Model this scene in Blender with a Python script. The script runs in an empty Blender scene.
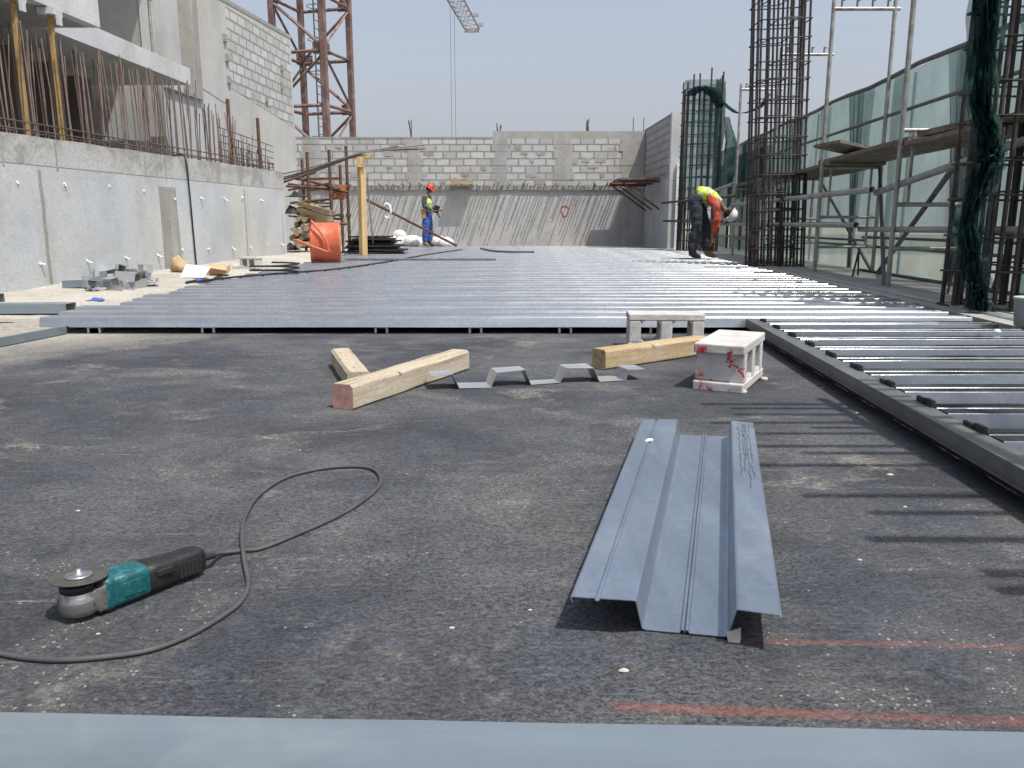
import bpy, bmesh, math, random
from mathutils import Vector, Matrix, Euler, noise
R = math.radians
random.seed(7)
scene = bpy.context.scene
col = scene.collection
# ------------------------------------------------------------------ camera
H = 0.70
F = 800.0
PITCH = math.atan((384 - 225) / F)
cam_d = bpy.data.cameras.new("camera")
cam = bpy.data.objects.new("camera", cam_d)
col.objects.link(cam)
cam.location = (0, 0, H)
cam.rotation_euler = (math.pi / 2 - PITCH, 0, 0)
cam_d.sensor_width = 36
cam_d.lens = 36 * F / 1024
cam_d.clip_end = 6000
cam_d.clip_start = 0.02
scene.camera = cam

def ray(px, py):
    u, v = (px - 512) / F, (384 - py) / F
    return Vector((u, math.cos(PITCH) + math.sin(PITCH) * v, -math.sin(PITCH) + math.cos(PITCH) * v))
def at_z(px, py, z):
    d = ray(px, py)
    return Vector((0, 0, H)) + d * ((z - H) / d.z)
def at_y(px, py, Y):
    d = ray(px, py)
    return Vector((0, 0, H)) + d * (Y / d.y)
K = 0.076                                     # the building's long axis leans this much in x per metre of y

# ------------------------------------------------------------------ tags
def tag(o, label=None, cat=None, group=None, kind=None):
    if label: o['label'] = label
    if cat: o['category'] = cat
    if group: o['group'] = group
    if kind: o['kind'] = kind
    return o
def empty(name, loc, label=None, cat=None, group=None, rz=0):
    o = bpy.data.objects.new(name, None)
    o.empty_display_size = 0.1
    col.objects.link(o)
    o.location = loc
    o.rotation_euler = (0, 0, rz)
    return tag(o, label, cat, group)
def kids(o):
    return [c for c in col.objects if c.parent == o]
def copy_tree(o, parent=None):
    c = o.copy()
    col.objects.link(c)
    if parent: c.parent = parent
    for ch in kids(o):
        copy_tree(ch, c)
    return c

# ------------------------------------------------------------------ mesh builder
def basis(d):
    d = d.normalized()
    a = Vector((0, 0, 1)) if abs(d.z) < 0.95 else Vector((1, 0, 0))
    x = d.cross(a).normalized()
    return x, d.cross(x).normalized()
class MB:
    def __init__(s):
        s.v, s.f, s.m, s.s = [], [], [], []
    def add(s, vs, fs, mi=0, sm=False):
        b = len(s.v)
        s.v += [Vector(v) for v in vs]
        for f in fs:
            s.f.append([b + i for i in f]); s.m.append(mi); s.s.append(sm)
        return s
    def box(s, c, size, rot=None, mi=0):
        x, y, z = [q / 2 for q in size]
        vs = [Vector(p) for p in ((-x,-y,-z),(x,-y,-z),(x,y,-z),(-x,y,-z),(-x,-y,z),(x,-y,z),(x,y,z),(-x,y,z))]
        if rot is not None:
            M = Euler(rot).to_matrix() if not isinstance(rot, Matrix) else rot
            vs = [M @ v for v in vs]
        c = Vector(c)
        return s.add([v + c for v in vs], [(0,3,2,1),(4,5,6,7),(0,1,5,4),(1,2,6,5),(2,3,7,6),(3,0,4,7)], mi)
    def bb(s, x0, x1, y0, y1, z0, z1, mi=0):
        return s.box(((x0+x1)/2,(y0+y1)/2,(z0+z1)/2),(x1-x0,y1-y0,z1-z0),None,mi)
    def hexa(s, pts, mi=0):                    # 4 bottom points ccw + 4 top points ccw
        return s.add(pts, [(0,3,2,1),(4,5,6,7),(0,1,5,4),(1,2,6,5),(2,3,7,6),(3,0,4,7)], mi)
    def slant(s, x0, x1, y0, y1, z0, z1, x2=None, x3=None, z2=None, z3=None, mi=0):
        # box along y whose near end spans x0..x1 and far end x2..x3 (default: follows the axis lean)
        if x2 is None: x2 = x0 + K * (y1 - y0)
        if x3 is None: x3 = x1 + K * (y1 - y0)
        if z2 is None: z2 = z0
        if z3 is None: z3 = z1
        return s.hexa([(x0,y0,z0),(x1,y0,z0),(x3,y1,z2),(x2,y1,z2),(x0,y0,z1),(x1,y0,z1),(x3,y1,z3),(x2,y1,z3)], mi)
    def tube(s, p0, p1, r, r1=None, n=8, mi=0, sm=True, cap=True):
        p0, p1 = Vector(p0), Vector(p1)
        r1 = r if r1 is None else r1
        x, y = basis(p1 - p0)
        vs = []
        for p, q in ((p0, r), (p1, r1)):
            for i in range(n):
                a = 2 * math.pi * i / n
                vs.append(p + x * (q * math.cos(a)) + y * (q * math.sin(a)))
        s.add(vs, [(i, (i+1) % n, n + (i+1) % n, n + i) for i in range(n)], mi, sm)
        if cap:
            s.add(vs[:n], [tuple(range(n-1, -1, -1))], mi); s.add(vs[n:], [tuple(range(n))], mi)
        return s
    def path(s, pts, r, n=8, mi=0, closed=False):
        pts = [Vector(p) for p in pts]
        N = len(pts)
        vs = []
        for i, p in enumerate(pts):
            a = pts[(i-1) % N] if (closed or i > 0) else p
            b = pts[(i+1) % N] if (closed or i < N-1) else p
            x, y = basis(b - a)
            q = r[i] if isinstance(r, (list, tuple)) else r
            for k in range(n):
                t = 2 * math.pi * k / n
                vs.append(p + x * (q * math.cos(t)) + y * (q * math.sin(t)))
        fs = []
        for i in range(N if closed else N-1):
            j = (i+1) % N
            for k in range(n):
                fs.append((i*n+k, i*n+(k+1) % n, j*n+(k+1) % n, j*n+k))
        s.add(vs, fs, mi, True)
        if not closed:
            s.add(vs[:n], [tuple(range(n-1,-1,-1))], mi); s.add(vs[-n:], [tuple(range(n))], mi)
        return s
    def lathe(s, prof, o=(0,0,0), M=None, n=24, mi=0, sm=True):
        o = Vector(o); vs = []
        for r, z in prof:
            for i in range(n):
                a = 2*math.pi*i/n
                v = Vector((r*math.cos(a), r*math.sin(a), z))
                vs.append((M @ v if M is not None else v) + o)
        fs = []
        for j in range(len(prof)-1):
            for i in range(n):
                fs.append((j*n+i, j*n+(i+1) % n, (j+1)*n+(i+1) % n, (j+1)*n+i))
        s.add(vs, fs, mi, sm)
        for j, rev in ((0, True), (len(prof)-1, False)):
            if prof[j][0] > 1e-6:
                ring = vs[j*n:(j+1)*n]
                s.add(ring, [tuple(range(n-1,-1,-1)) if rev else tuple(range(n))], mi)
        return s
    def prism(s, poly, h0, h1, M=None, o=(0,0,0), mi=0):      # poly in local xy, extruded in z
        n = len(poly); o = Vector(o)
        vs = [Vector((x, y, h0)) for x, y in poly] + [Vector((x, y, h1)) for x, y in poly]
        if M is not None: vs = [M @ v for v in vs]
        vs = [v + o for v in vs]
        return s.add(vs, [tuple(range(n-1,-1,-1)), tuple(range(n, 2*n))] + [(i,(i+1) % n, n+(i+1) % n, n+i) for i in range(n)], mi)
    def grid(s, fn, nu, nv, mi=0, sm=True):
        vs = [fn(i/nu, j/nv) for j in range(nv+1) for i in range(nu+1)]
        w = nu+1
        return s.add(vs, [(j*w+i, j*w+i+1, (j+1)*w+i+1, (j+1)*w+i) for j in range(nv) for i in range(nu)], mi, sm)
    def ribbon(s, prof, fn, n, th=0.0018, mi=0):
        """A bent metal sheet: prof = list of (a,z) open polyline, swept over n+1 stations; fn(t,a,z)->point."""
        off = []
        P = [Vector((a, z)) for a, z in prof]
        for i in range(len(P)):
            d = (P[min(i+1,len(P)-1)] - P[max(i-1,0)]).normalized()
            off.append(P[i] + Vector((d.y, -d.x)) * th)
        loop = [(p.x, p.y) for p in P] + [(p.x, p.y) for p in reversed(off)]
        m = len(loop)
        vs = [fn(k/n, a, z) for k in range(n+1) for a, z in loop]
        fs = [(k*m+i, k*m+(i+1) % m, (k+1)*m+(i+1) % m, (k+1)*m+i) for k in range(n) for i in range(m)]
        h = len(P)
        for k in (0, n):
            for i in range(h-1):
                fs.append((k*m+i, k*m+i+1, k*m+m-2-i, k*m+m-1-i))
        return s.add(vs, fs, mi)
    def build(s, name, mats, parent=None, local=False, loc=None, rot=None, bevel=0, seg=2):
        """Top-level: the origin goes to the base centre. Child: vertices are given in world space
        unless local, and are moved into the (unrotated) parent's space."""
        me = bpy.data.meshes.new(name)
        o = bpy.data.objects.new(name, me)
        if local or loc is not None:
            off = Vector((0,0,0))
            o.location = loc if loc is not None else (0,0,0)
        elif parent is None:
            xs = [v.x for v in s.v]; ys = [v.y for v in s.v]; zs = [v.z for v in s.v]
            off = Vector(((min(xs)+max(xs))/2, (min(ys)+max(ys))/2, min(zs)))
            o.location = off
        else:
            off = Vector((0,0,0)); p = parent
            while p is not None:
                off += p.location; p = p.parent
        if rot is not None: o.rotation_euler = rot
        me.from_pydata([v - off for v in s.v], [], s.f)
        for p, mi, sm in zip(me.polygons, s.m, s.s):
            p.material_index = mi; p.use_smooth = sm
        for m in (mats if isinstance(mats, (list, tuple)) else [mats]):
            me.materials.append(m)
        bm = bmesh.new(); bm.from_mesh(me)
        bmesh.ops.recalc_face_normals(bm, faces=bm.faces)
        bm.to_mesh(me); bm.free()
        if parent is not None: o.parent = parent
        col.objects.link(o)
        if bevel:
            b = o.modifiers.new("bevel", 'BEVEL'); b.width = bevel; b.segments = seg; b.limit_method = 'ANGLE'; b.angle_limit = R(35)
        return o
def spline(pts, n=6):
    P = [Vector(p) for p in pts]; out = []
    for i in range(len(P)-1):
        a, b, c, d = P[max(i-1,0)], P[i], P[i+1], P[min(i+2,len(P)-1)]
        for k in range(n):
            t = k/n
            out.append(0.5*((2*b) + (c-a)*t + (2*a-5*b+4*c-d)*t*t + (3*b-a-3*c+d)*t**3))
    out.append(P[-1])
    return out
def nz(x, y, z=0.0):
    return noise.noise(Vector((x, y, z)))

# ------------------------------------------------------------------ materials
class NT:
    def __init__(s, name):
        s.mat = bpy.data.materials.new(name); s.mat.use_nodes = True
        s.t = s.mat.node_tree; s.t.nodes.clear()
        s.out = s.t.nodes.new('ShaderNodeOutputMaterial')
        s.b = s.t.nodes.new('ShaderNodeBsdfPrincipled')
        s.t.links.new(s.b.outputs[0], s.out.inputs[0])
        s.tc = s.t.nodes.new('ShaderNodeTexCoord')
    def link(s, a, b): s.t.links.new(a, b)
    def n(s, typ, **kw):
        q = s.t.nodes.new(typ)
        for k, v in kw.items(): setattr(q, k, v)
        return q
    def map(s, scale=(1,1,1), rot=(0,0,0), loc=(0,0,0), src=None):
        m = s.n('ShaderNodeMapping')
        m.inputs['Scale'].default_value = scale; m.inputs['Rotation'].default_value = rot; m.inputs['Location'].default_value = loc
        s.link(src if src is not None else s.tc.outputs['Object'], m.inputs[0])
        return m.outputs[0]
    def noise(s, scale, detail=6, rough=0.6, vec=None, dist=0):
        q = s.n('ShaderNodeTexNoise')
        q.inputs['Scale'].default_value = scale; q.inputs['Detail'].default_value = detail
        q.inputs['Roughness'].default_value = rough; q.inputs['Distortion'].default_value = dist
        s.link(vec if vec is not None else s.tc.outputs['Object'], q.inputs['Vector'])
        return q.outputs['Fac']
    def ramp(s, fac, stops, interp='LINEAR'):
        q = s.n('ShaderNodeValToRGB'); e = q.color_ramp.elements; q.color_ramp.interpolation = interp
        while len(e) < len(stops): e.new(0.5)
        for el, (p, c) in zip(e, stops):
            el.position = p
            el.color = (c, c, c, 1) if isinstance(c, (int, float)) else (*c, 1)
        s.link(fac, q.inputs[0])
        return q.outputs[0]
    def mix(s, fac, a, b, mode='MIX'):
        q = s.n('ShaderNodeMix', data_type='RGBA', blend_type=mode)
        for v, i in ((fac, 0), (a, 6), (b, 7)):
            if isinstance(v, (int, float)): q.inputs[i].default_value = v if i == 0 else (v, v, v, 1)
            elif isinstance(v, tuple): q.inputs[i].default_value = (*v, 1)
            else: s.link(v, q.inputs[i])
        return q.outputs[2]
    def math(s, op, a, b=0.0, c=None):
        q = s.n('ShaderNodeMath', operation=op)
        for v, i in ((a, 0), (b, 1), (c, 2)):
            if v is None: continue
            if isinstance(v, (int, float)): q.inputs[i].default_value = v
            else: s.link(v, q.inputs[i])
        return q.outputs[0]
    def xyz(s, src=None):
        q = s.n('ShaderNodeSeparateXYZ'); s.link(src if src is not None else s.tc.outputs['Object'], q.inputs[0]); return q.outputs
    def swz(s, order):                        # reorder object coordinates, e.g. 'xz'
        o = s.xyz(); q = s.n('ShaderNodeCombineXYZ')
        for i, c in enumerate(order): s.link(o['XYZ'.index(c.upper())], q.inputs[i])
        return q.outputs[0]
    def bump(s, h, strength=0.3, dist=0.01):
        q = s.n('ShaderNodeBump'); q.inputs['Strength'].default_value = strength; q.inputs['Distance'].default_value = dist
        s.link(h, q.inputs['Height']); s.link(q.outputs[0], s.b.inputs['Normal'])
    def base(s, c):
        if isinstance(c, tuple): s.b.inputs['Base Color'].default_value = (*c, 1)
        else: s.link(c, s.b.inputs['Base Color'])
    def set(s, rough=None, metal=None, spec=None):
        for k, v in (('Roughness', rough), ('Metallic', metal), ('Specular IOR Level', spec)):
            if v is None: continue
            if isinstance(v, (int, float)): s.b.inputs[k].default_value = v
            else: s.link(v, s.b.inputs[k])
def mul(c, k): return tuple(min(1, q*k) for q in c)
def simple(name, c, rough=0.7, metal=0.0, var=0.25, scale=6, bump=0.15, bscale=60, bdist=0.004, spec=0.4, dirt=None):
    t = NT(name)
    f = t.noise(scale, 6, 0.65)
    c_out = t.ramp(f, [(0.3, mul(c, 1-var)), (0.7, mul(c, 1+var))])
    if dirt:
        g = t.ramp(t.noise(scale*1.7, 8, 0.7, dist=0.4), [(0.5, 0.0), (0.68, 1.0)])
        c_out = t.mix(g, c_out, dirt)
    t.base(c_out); t.set(rough, metal, spec)
    if bump: t.bump(t.noise(bscale, 5, 0.6), bump, bdist)
    return t.mat
def concrete(name, c=(0.40,0.40,0.39), stain=(0.27,0.26,0.24), streak=0.5, scale=0.9, bump=0.35, light=(0.5,0.5,0.5)):
    t = NT(name)
    a = t.noise(scale, 8, 0.62, dist=0.3)
    base = t.ramp(a, [(0.28, mul(c, 0.82)), (0.5, c), (0.72, mul(c, 1.12))])
    b = t.noise(1.0, 7, 0.7, vec=t.map((2.2, 2.2, 0.35)))
    base = t.mix(t.math('MULTIPLY', t.ramp(b, [(0.52, 0.0), (0.72, 1.0)]), streak), base, stain)
    tint = t.ramp(t.noise(0.55, 4, 0.55, vec=t.map(loc=(3,1,6))), [(0.38, (0.48,0.50,0.525)), (0.5, (0.5,0.5,0.5)), (0.62, (0.53,0.52,0.48))])
    base = t.mix(0.8, base, tint, 'OVERLAY')
    blot = t.ramp(t.noise(3.1, 7, 0.62, vec=t.map(loc=(8,2,3)), dist=0.4), [(0.62, 0.0), (0.72, 1.0)])
    base = t.mix(t.math('MULTIPLY', blot, 0.28), base, stain)
    d = t.noise(1.0, 6, 0.6, vec=t.map((3.0, 3.0, 0.25), loc=(4,7,2)))
    base = t.mix(t.math('MULTIPLY', t.ramp(d, [(0.56, 0.0), (0.75, 1.0)]), 0.6), base, light)
    pores = t.ramp(t.noise(55, 3, 0.5), [(0.26, 1.0), (0.33, 0.0)])
    base = t.mix(t.math('MULTIPLY', pores, 0.5), base, mul(c, 0.5))
    fine = t.noise(28, 6, 0.7)
    base = t.mix(0.28, base, t.ramp(fine, [(0.3, 0.2), (0.7, 0.62)]), 'OVERLAY')
    t.base(base); t.set(0.9, 0, 0.2)
    t.bump(t.mix(0.5, t.noise(9, 8, 0.65), fine), bump, 0.02)
    return t.mat
def blockwork(name, order, bw=0.4, bh=0.2, c1=(0.50,0.50,0.49), c2=(0.37,0.37,0.36), mortar=(0.23,0.225,0.215), ms=0.02, off=(0,0)):
    t = NT(name)
    v = t.map((1,1,1), loc=(off[0], off[1], 0), src=t.swz(order))
    w = t.n('ShaderNodeVectorMath', operation='ADD')
    nn = t.n('ShaderNodeTexNoise'); nn.inputs['Scale'].default_value = 6; nn.inputs['Detail'].default_value = 4
    t.link(t.tc.outputs['Object'], nn.inputs['Vector'])
    sc = t.n('ShaderNodeVectorMath', operation='SCALE'); sc.inputs['Scale'].default_value = 0.03
    t.link(nn.outputs['Color'], sc.inputs[0]); t.link(v, w.inputs[0]); t.link(sc.outputs[0], w.inputs[1])
    br = t.n('ShaderNodeTexBrick')
    br.inputs['Scale'].default_value = 1; br.inputs['Brick Width'].default_value = bw; br.inputs['Row Height'].default_value = bh
    br.inputs['Mortar Size'].default_value = ms; br.inputs['Mortar Smooth'].default_value = 0.25
    br.inputs['Color1'].default_value = (*c1,1); br.inputs['Color2'].default_value = (*c2,1); br.inputs['Mortar'].default_value = (*mortar,1)
    t.link(w.outputs[0], br.inputs['Vector'])
    br2 = t.n('ShaderNodeTexBrick')
    br2.inputs['Scale'].default_value = 1; br2.inputs['Brick Width'].default_value = bw; br2.inputs['Row Height'].default_value = bh
    br2.inputs['Mortar Size'].default_value = ms*2.6; br2.inputs['Mortar Smooth'].default_value = 0.9
    t.link(w.outputs[0], br2.inputs['Vector'])
    sm = t.math('MULTIPLY', br2.outputs['Fac'], t.ramp(t.noise(4.5, 6, 0.65), [(0.48, 0.0), (0.56, 1.0)]))
    base0 = t.mix(t.math('MULTIPLY', sm, 0.8), br.outputs['Color'], mul(mortar, 1.15))
    st = t.ramp(t.noise(1.3, 8, 0.7, dist=0.5), [(0.54, 0.0), (0.66, 1.0)])
    base = t.mix(t.math('MULTIPLY', st, 0.65), base0, (0.29, 0.28, 0.265))
    base = t.mix(0.25, base, t.ramp(t.noise(25, 6, 0.7), [(0.3, 0.25), (0.7, 0.6)]), 'OVERLAY')
    t.base(base); t.set(0.93, 0, 0.15)
    inv = t.math('SUBTRACT', 1.0, br.outputs['Fac'])
    t.bump(t.math('ADD', inv, t.math('MULTIPLY', t.noise(30, 5, 0.7), 0.5)), 0.5, 0.012)
    return t.mat
def galvanised(name, c=(0.50,0.54,0.59), rough=(0.28,0.48), metal=0.9, streak_axis=0, dirt=0.35, var=0.2, wob=0.06, spg=0.08):
    t = NT(name)
    sc = [7, 7, 7]; sc[streak_axis] = 0.6
    a = t.noise(1.0, 7, 0.65, vec=t.map(tuple(sc)))
    vor = t.n('ShaderNodeTexVoronoi'); vor.inputs['Scale'].default_value = 70
    t.link(t.tc.outputs['Object'], vor.inputs['Vector'])
    sp = t.ramp(vor.outputs['Color'], [(0.0, 0.5-spg), (1.0, 0.5+spg)])
    base = t.ramp(a, [(0.3, mul(c, 1-var)), (0.7, mul(c, 1+var))])
    base = t.mix(0.5, base, sp, 'OVERLAY')
    d = t.ramp(t.noise(2.3, 9, 0.72, dist=0.6), [(0.52, 0.0), (0.72, 1.0)])
    d = t.math('MULTIPLY', d, dirt)
    base = t.mix(d, base, (0.33, 0.32, 0.29))
    # fine scratches and dusty wipe marks
    for rz_, lc in ((R(35), (1,4,2)), (R(-20), (6,2,8)), (R(80), (3,3,3))):
        s1 = t.ramp(t.noise(1.0, 3, 0.6, vec=t.map((3, 110, 110), rot=(0,0,rz_), loc=lc), dist=0.3), [(0.69, 0.0), (0.74, 1.0)])
        s2 = t.ramp(t.noise(2.5, 3, 0.6, vec=t.map(loc=lc)), [(0.52, 0.0), (0.62, 1.0)])
        base = t.mix(t.math('MULTIPLY', t.math('MULTIPLY', s1, s2), 0.4), base, mul(c, 1.9))
    t.base(base)
    rr = t.ramp(t.noise(3.5, 7, 0.65), [(0.3, rough[0]), (0.7, rough[1])])
    t.set(t.math('ADD', rr, t.math('MULTIPLY', d, 0.35)), t.math('SUBTRACT', metal, t.math('MULTIPLY', d, 0.6)), 0.5)
    t.bump(t.mix(0.15, t.noise(5, 3, 0.5), t.noise(120, 3, 0.5)), wob, 0.02)
    return t.mat
def wood(name, c=(0.37,0.315,0.235), dark=(0.155,0.115,0.075), pale=(0.46,0.425,0.36), ax=0):
    t = NT(name)
    sc = [26, 26, 26]; sc[ax] = 1.6
    g = t.noise(1.0, 7, 0.65, vec=t.map(tuple(sc)), dist=0.5)
    base = t.ramp(g, [(0.33, dark), (0.44, c), (0.57, mul(c,1.12)), (0.68, pale)])
    st = t.ramp(t.noise(4, 8, 0.7, dist=0.4), [(0.5, 0.0), (0.7, 1.0)])
    base = t.mix(t.math('MULTIPLY', st, 0.45), base, (0.42, 0.39, 0.345))
    k = t.ramp(t.noise(16, 3, 0.5), [(0.27, 1.0), (0.34, 0.0)])
    base = t.mix(t.math('MULTIPLY', k, 0.8), base, mul(dark, 0.6))
    sc2 = [60, 60, 60]; sc2[ax] = 2.2
    cr = t.ramp(t.noise(1.0, 5, 0.6, vec=t.map(tuple(sc2), loc=(2,5,1)), dist=0.4), [(0.27, 1.0), (0.34, 0.0)])
    base = t.mix(t.math('MULTIPLY', cr, 0.7), base, mul(dark, 0.55))
    base = t.mix(0.4, base, t.ramp(t.noise(90, 5, 0.7), [(0.3, 0.25), (0.7, 0.75)]), 'OVERLAY')
    t.base(base); t.set(0.88, 0, 0.15)
    t.bump(t.math('SUBTRACT', g, t.math('MULTIPLY', cr, 0.5)), 0.5, 0.008)
    return t.mat
def net(name, c, cover, thick_var=0.15):
    t = NT(name)
    df = t.n('ShaderNodeBsdfDiffuse'); tr = t.n('ShaderNodeBsdfTranslucent'); tp = t.n('ShaderNodeBsdfTransparent')
    colr = t.ramp(t.noise(3, 5, 0.6), [(0.3, mul(c, 0.75)), (0.7, mul(c, 1.25))])
    t.link(colr, df.inputs[0]); t.link(colr, tr.inputs[0])
    m1 = t.n('ShaderNodeMixShader'); m1.inputs[0].default_value = 0.5
    t.link(df.outputs[0], m1.inputs[1]); t.link(tr.outputs[0], m1.inputs[2])
    m2 = t.n('ShaderNodeMixShader')
    f = t.ramp(t.noise(1.2, 6, 0.6, vec=t.map((1,1,0.4))), [(0.3, cover-thick_var/2), (0.7, cover+thick_var/2)])
    t.link(f, m2.inputs[0]); t.link(tp.outputs[0], m2.inputs[1]); t.link(m1.outputs[0], m2.inputs[2])
    t.link(m2.outputs[0], t.out.inputs[0])
    return t.mat

def floor_material():
    t = NT("bitumen_membrane")
    P = t.tc.outputs['Object']
    a = t.noise(1.7, 10, 0.66, dist=0.8)
    base = t.ramp(a, [(0.28, (0.026,0.029,0.037)), (0.48, (0.044,0.047,0.054)), (0.68, (0.074,0.076,0.080))])
    hue = t.ramp(t.noise(2.6, 5, 0.6, vec=t.map(loc=(5,2,1))), [(0.36, (0.41,0.46,0.60)), (0.5, (0.48,0.50,0.54)), (0.64, (0.54,0.52,0.48))])
    base = t.mix(0.45, base, hue, 'OVERLAY')
    # crinkled fibre grain at three sizes
    g1 = t.noise(1.0, 8, 0.72, vec=t.map((26, 40, 26), rot=(0,0,R(9))), dist=1.2)
    g3 = t.noise(1.0, 7, 0.74, vec=t.map((85, 120, 85), rot=(0,0,R(-20))), dist=0.8)
    g2 = t.noise(190, 4, 0.75)
    base = t.mix(0.42, base, t.ramp(g1, [(0.33, 0.10), (0.5, 0.47), (0.67, 0.90)]), 'OVERLAY')
    base = t.mix(0.72, base, t.ramp(g3, [(0.34, 0.06), (0.5, 0.48), (0.66, 0.95)]), 'OVERLAY')
    base = t.mix(0.72, base, t.ramp(g2, [(0.28, 0.08), (0.72, 0.92)]), 'OVERLAY')
    # long hairline creases in the felt
    for rz_, lc in ((R(12), (2,9,1)), (R(-16), (7,4,2))):
        wv = t.ramp(t.noise(1.0, 4, 0.6, vec=t.map((4, 26, 4), rot=(0,0,rz_), loc=lc), dist=1.2), [(0.485, 0.0), (0.5, 1.0), (0.515, 0.0)])
        wk = t.ramp(t.noise(1.6, 4, 0.6, vec=t.map(loc=lc)), [(0.46, 0.0), (0.6, 1.0)])
        base = t.mix(t.math('MULTIPLY', t.math('MULTIPLY', wv, wk), 0.55), base, (0.013,0.014,0.018))
    # scattered dark pits and tar licks
    pit = t.ramp(t.noise(1.0, 4, 0.6, vec=t.map((20, 34, 20), loc=(7,3,2)), dist=0.9), [(0.27, 1.0), (0.34, 0.0)])
    base = t.mix(t.math('MULTIPLY', pit, 0.75), base, (0.012,0.013,0.017))
    tar = t.ramp(t.noise(1.9, 7, 0.65, vec=t.map(loc=(1.3,8.8,4))), [(0.58, 0.0), (0.66, 1.0)])
    base = t.mix(t.math('MULTIPLY', t.math('MULTIPLY', tar, t.ramp(g1, [(0.35, 0.2), (0.55, 1.0)])), 0.38), base, (0.018,0.020,0.025))
    # pale dust caught in the grain, in patches
    pm = t.ramp(t.noise(1.1, 6, 0.6, vec=t.map((1,1.3,1), loc=(3.1,1.7,0))), [(0.44, 0.08), (0.64, 1.0)])
    pg = t.ramp(t.math('MULTIPLY_ADD', g3, 0.6, t.math('MULTIPLY', g2, 0.4)), [(0.44, 0.0), (0.62, 1.0)])
    dust = t.math('MULTIPLY', t.math('MULTIPLY', pm, pg), 0.50)
    # broad chalky smears, swept one way
    cm = t.ramp(t.noise(1.0, 7, 0.68, vec=t.map((1.5, 3.4, 1), rot=(0,0,R(18)), loc=(2.2,6.1,0)), dist=0.9), [(0.55, 0.0), (0.70, 1.0)])
    base = t.mix(t.math('MULTIPLY', t.math('MULTIPLY', cm, t.ramp(g3, [(0.40, 0.10), (0.6, 1.0)])), 0.45), base, (0.20, 0.202, 0.204))
    base = t.mix(dust, base, (0.225, 0.225, 0.222))
    # buff sand stains
    sm = t.ramp(t.noise(2.0, 8, 0.7, vec=t.map((1,1.4,1), loc=(9.3,4.1,0)), dist=0.5), [(0.585, 0.0), (0.69, 1.0)])
    sg = t.ramp(t.noise(55, 6, 0.8), [(0.42, 0.0), (0.60, 1.0)])
    base = t.mix(t.math('MULTIPLY', t.math('MULTIPLY', sm, sg), 0.72), base, (0.36, 0.33, 0.27))
    # pale drag scuffs in two directions
    for rz_, lc in ((R(24), (1,2,0)), (R(-38), (5,1,3))):
        sc_ = t.ramp(t.noise(1.0, 5, 0.65, vec=t.map((2.2, 48, 4), rot=(0,0,rz_), loc=lc), dist=0.5), [(0.63, 0.0), (0.71, 1.0)])
        sk_ = t.ramp(t.noise(0.8, 4, 0.6, vec=t.map(loc=lc)), [(0.45, 0.0), (0.6, 1.0)])
        base = t.mix(t.math('MULTIPLY', t.math('MULTIPLY', sc_, sk_), t.ramp(g3, [(0.42, 0.1), (0.58, 0.75)])), base, (0.25,0.245,0.23))
    # lime specks
    vo = t.n('ShaderNodeTexVoronoi'); vo.inputs['Scale'].default_value = 55; t.link(P, vo.inputs['Vector'])
    cs = t.xyz(vo.outputs['Color'])
    pick = t.math('GREATER_THAN', cs[0], 0.84)
    dot = t.math('LESS_THAN', vo.outputs['Distance'], t.math('MULTIPLY', t.math('POWER', cs[1], 2.5), 0.17))
    base = t.mix(t.math('MULTIPLY', t.math('MULTIPLY', pick, dot), 0.6), base, (0.40, 0.39, 0.37))
    # cement crumbs spilt in clusters
    vc = t.n('ShaderNodeTexVoronoi'); vc.inputs['Scale'].default_value = 120; t.link(P, vc.inputs['Vector'])
    vcs = t.xyz(vc.outputs['Color'])
    cl = t.ramp(t.noise(1.7, 6, 0.7, vec=t.map((1,1.3,1), loc=(4.4,0.7,3)), dist=0.6), [(0.52, 0.0), (0.66, 1.0)])
    dt = t.math('LESS_THAN', vc.outputs['Distance'], t.math('MULTIPLY', vcs[1], 0.42))
    dt = t.math('MULTIPLY', dt, t.math('GREATER_THAN', t.math('ADD', vcs[0], t.math('MULTIPLY', cl, 0.75)), 1.12))
    base = t.mix(t.math('MULTIPLY', dt, 0.75), base, (0.33, 0.31, 0.27))
    base = t.mix(t.math('MULTIPLY', t.math('MULTIPLY', cl, t.ramp(g2, [(0.4, 0.1), (0.6, 1.0)])), 0.32), base, (0.26, 0.25, 0.225))
    # wind-blown sand along the left border of the membrane
    xo = t.xyz()
    w = t.math('ADD', xo[0], t.math('MULTIPLY', t.noise(1.4, 9, 0.7), 1.5))
    w = t.math('ADD', w, t.math('MULTIPLY', t.math('SUBTRACT', 5.0, xo[1]), 0.75))
    sand = t.ramp(t.math('MULTIPLY_ADD', w, -0.9, -0.95), [(0.0, 0.0), (1.0, 1.0)])
    sand = t.math('MULTIPLY', sand, t.ramp(g1, [(0.35, 0.35), (0.6, 1.0)]))
    base = t.mix(sand, base, (0.37, 0.345, 0.295))
    # two snapped red chalk lines
    for (p, q, wd, st) in (((605,706),(1024,722),0.017,0.46), ((742,640),(1024,647),0.013,0.34)):
        A, B = at_z(*p, 0), at_z(*q, 0)
        k = (B.y-A.y)/(B.x-A.x)
        d = t.math('ABSOLUTE', t.math('SUBTRACT', t.math('SUBTRACT', xo[1], t.math('MULTIPLY', t.math('SUBTRACT', xo[0], A.x), k)), A.y))
        d = t.math('ADD', d, t.math('MULTIPLY', t.math('SUBTRACT', g1, 0.5), 0.010))
        m = t.ramp(t.math('DIVIDE', d, wd), [(0.1, 1.0), (1.0, 0.0)])
        m = t.math('MULTIPLY', m, t.ramp(t.math('SUBTRACT', xo[0], A.x), [(0.0, 0.0), (0.02, 1.0)]))
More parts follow.
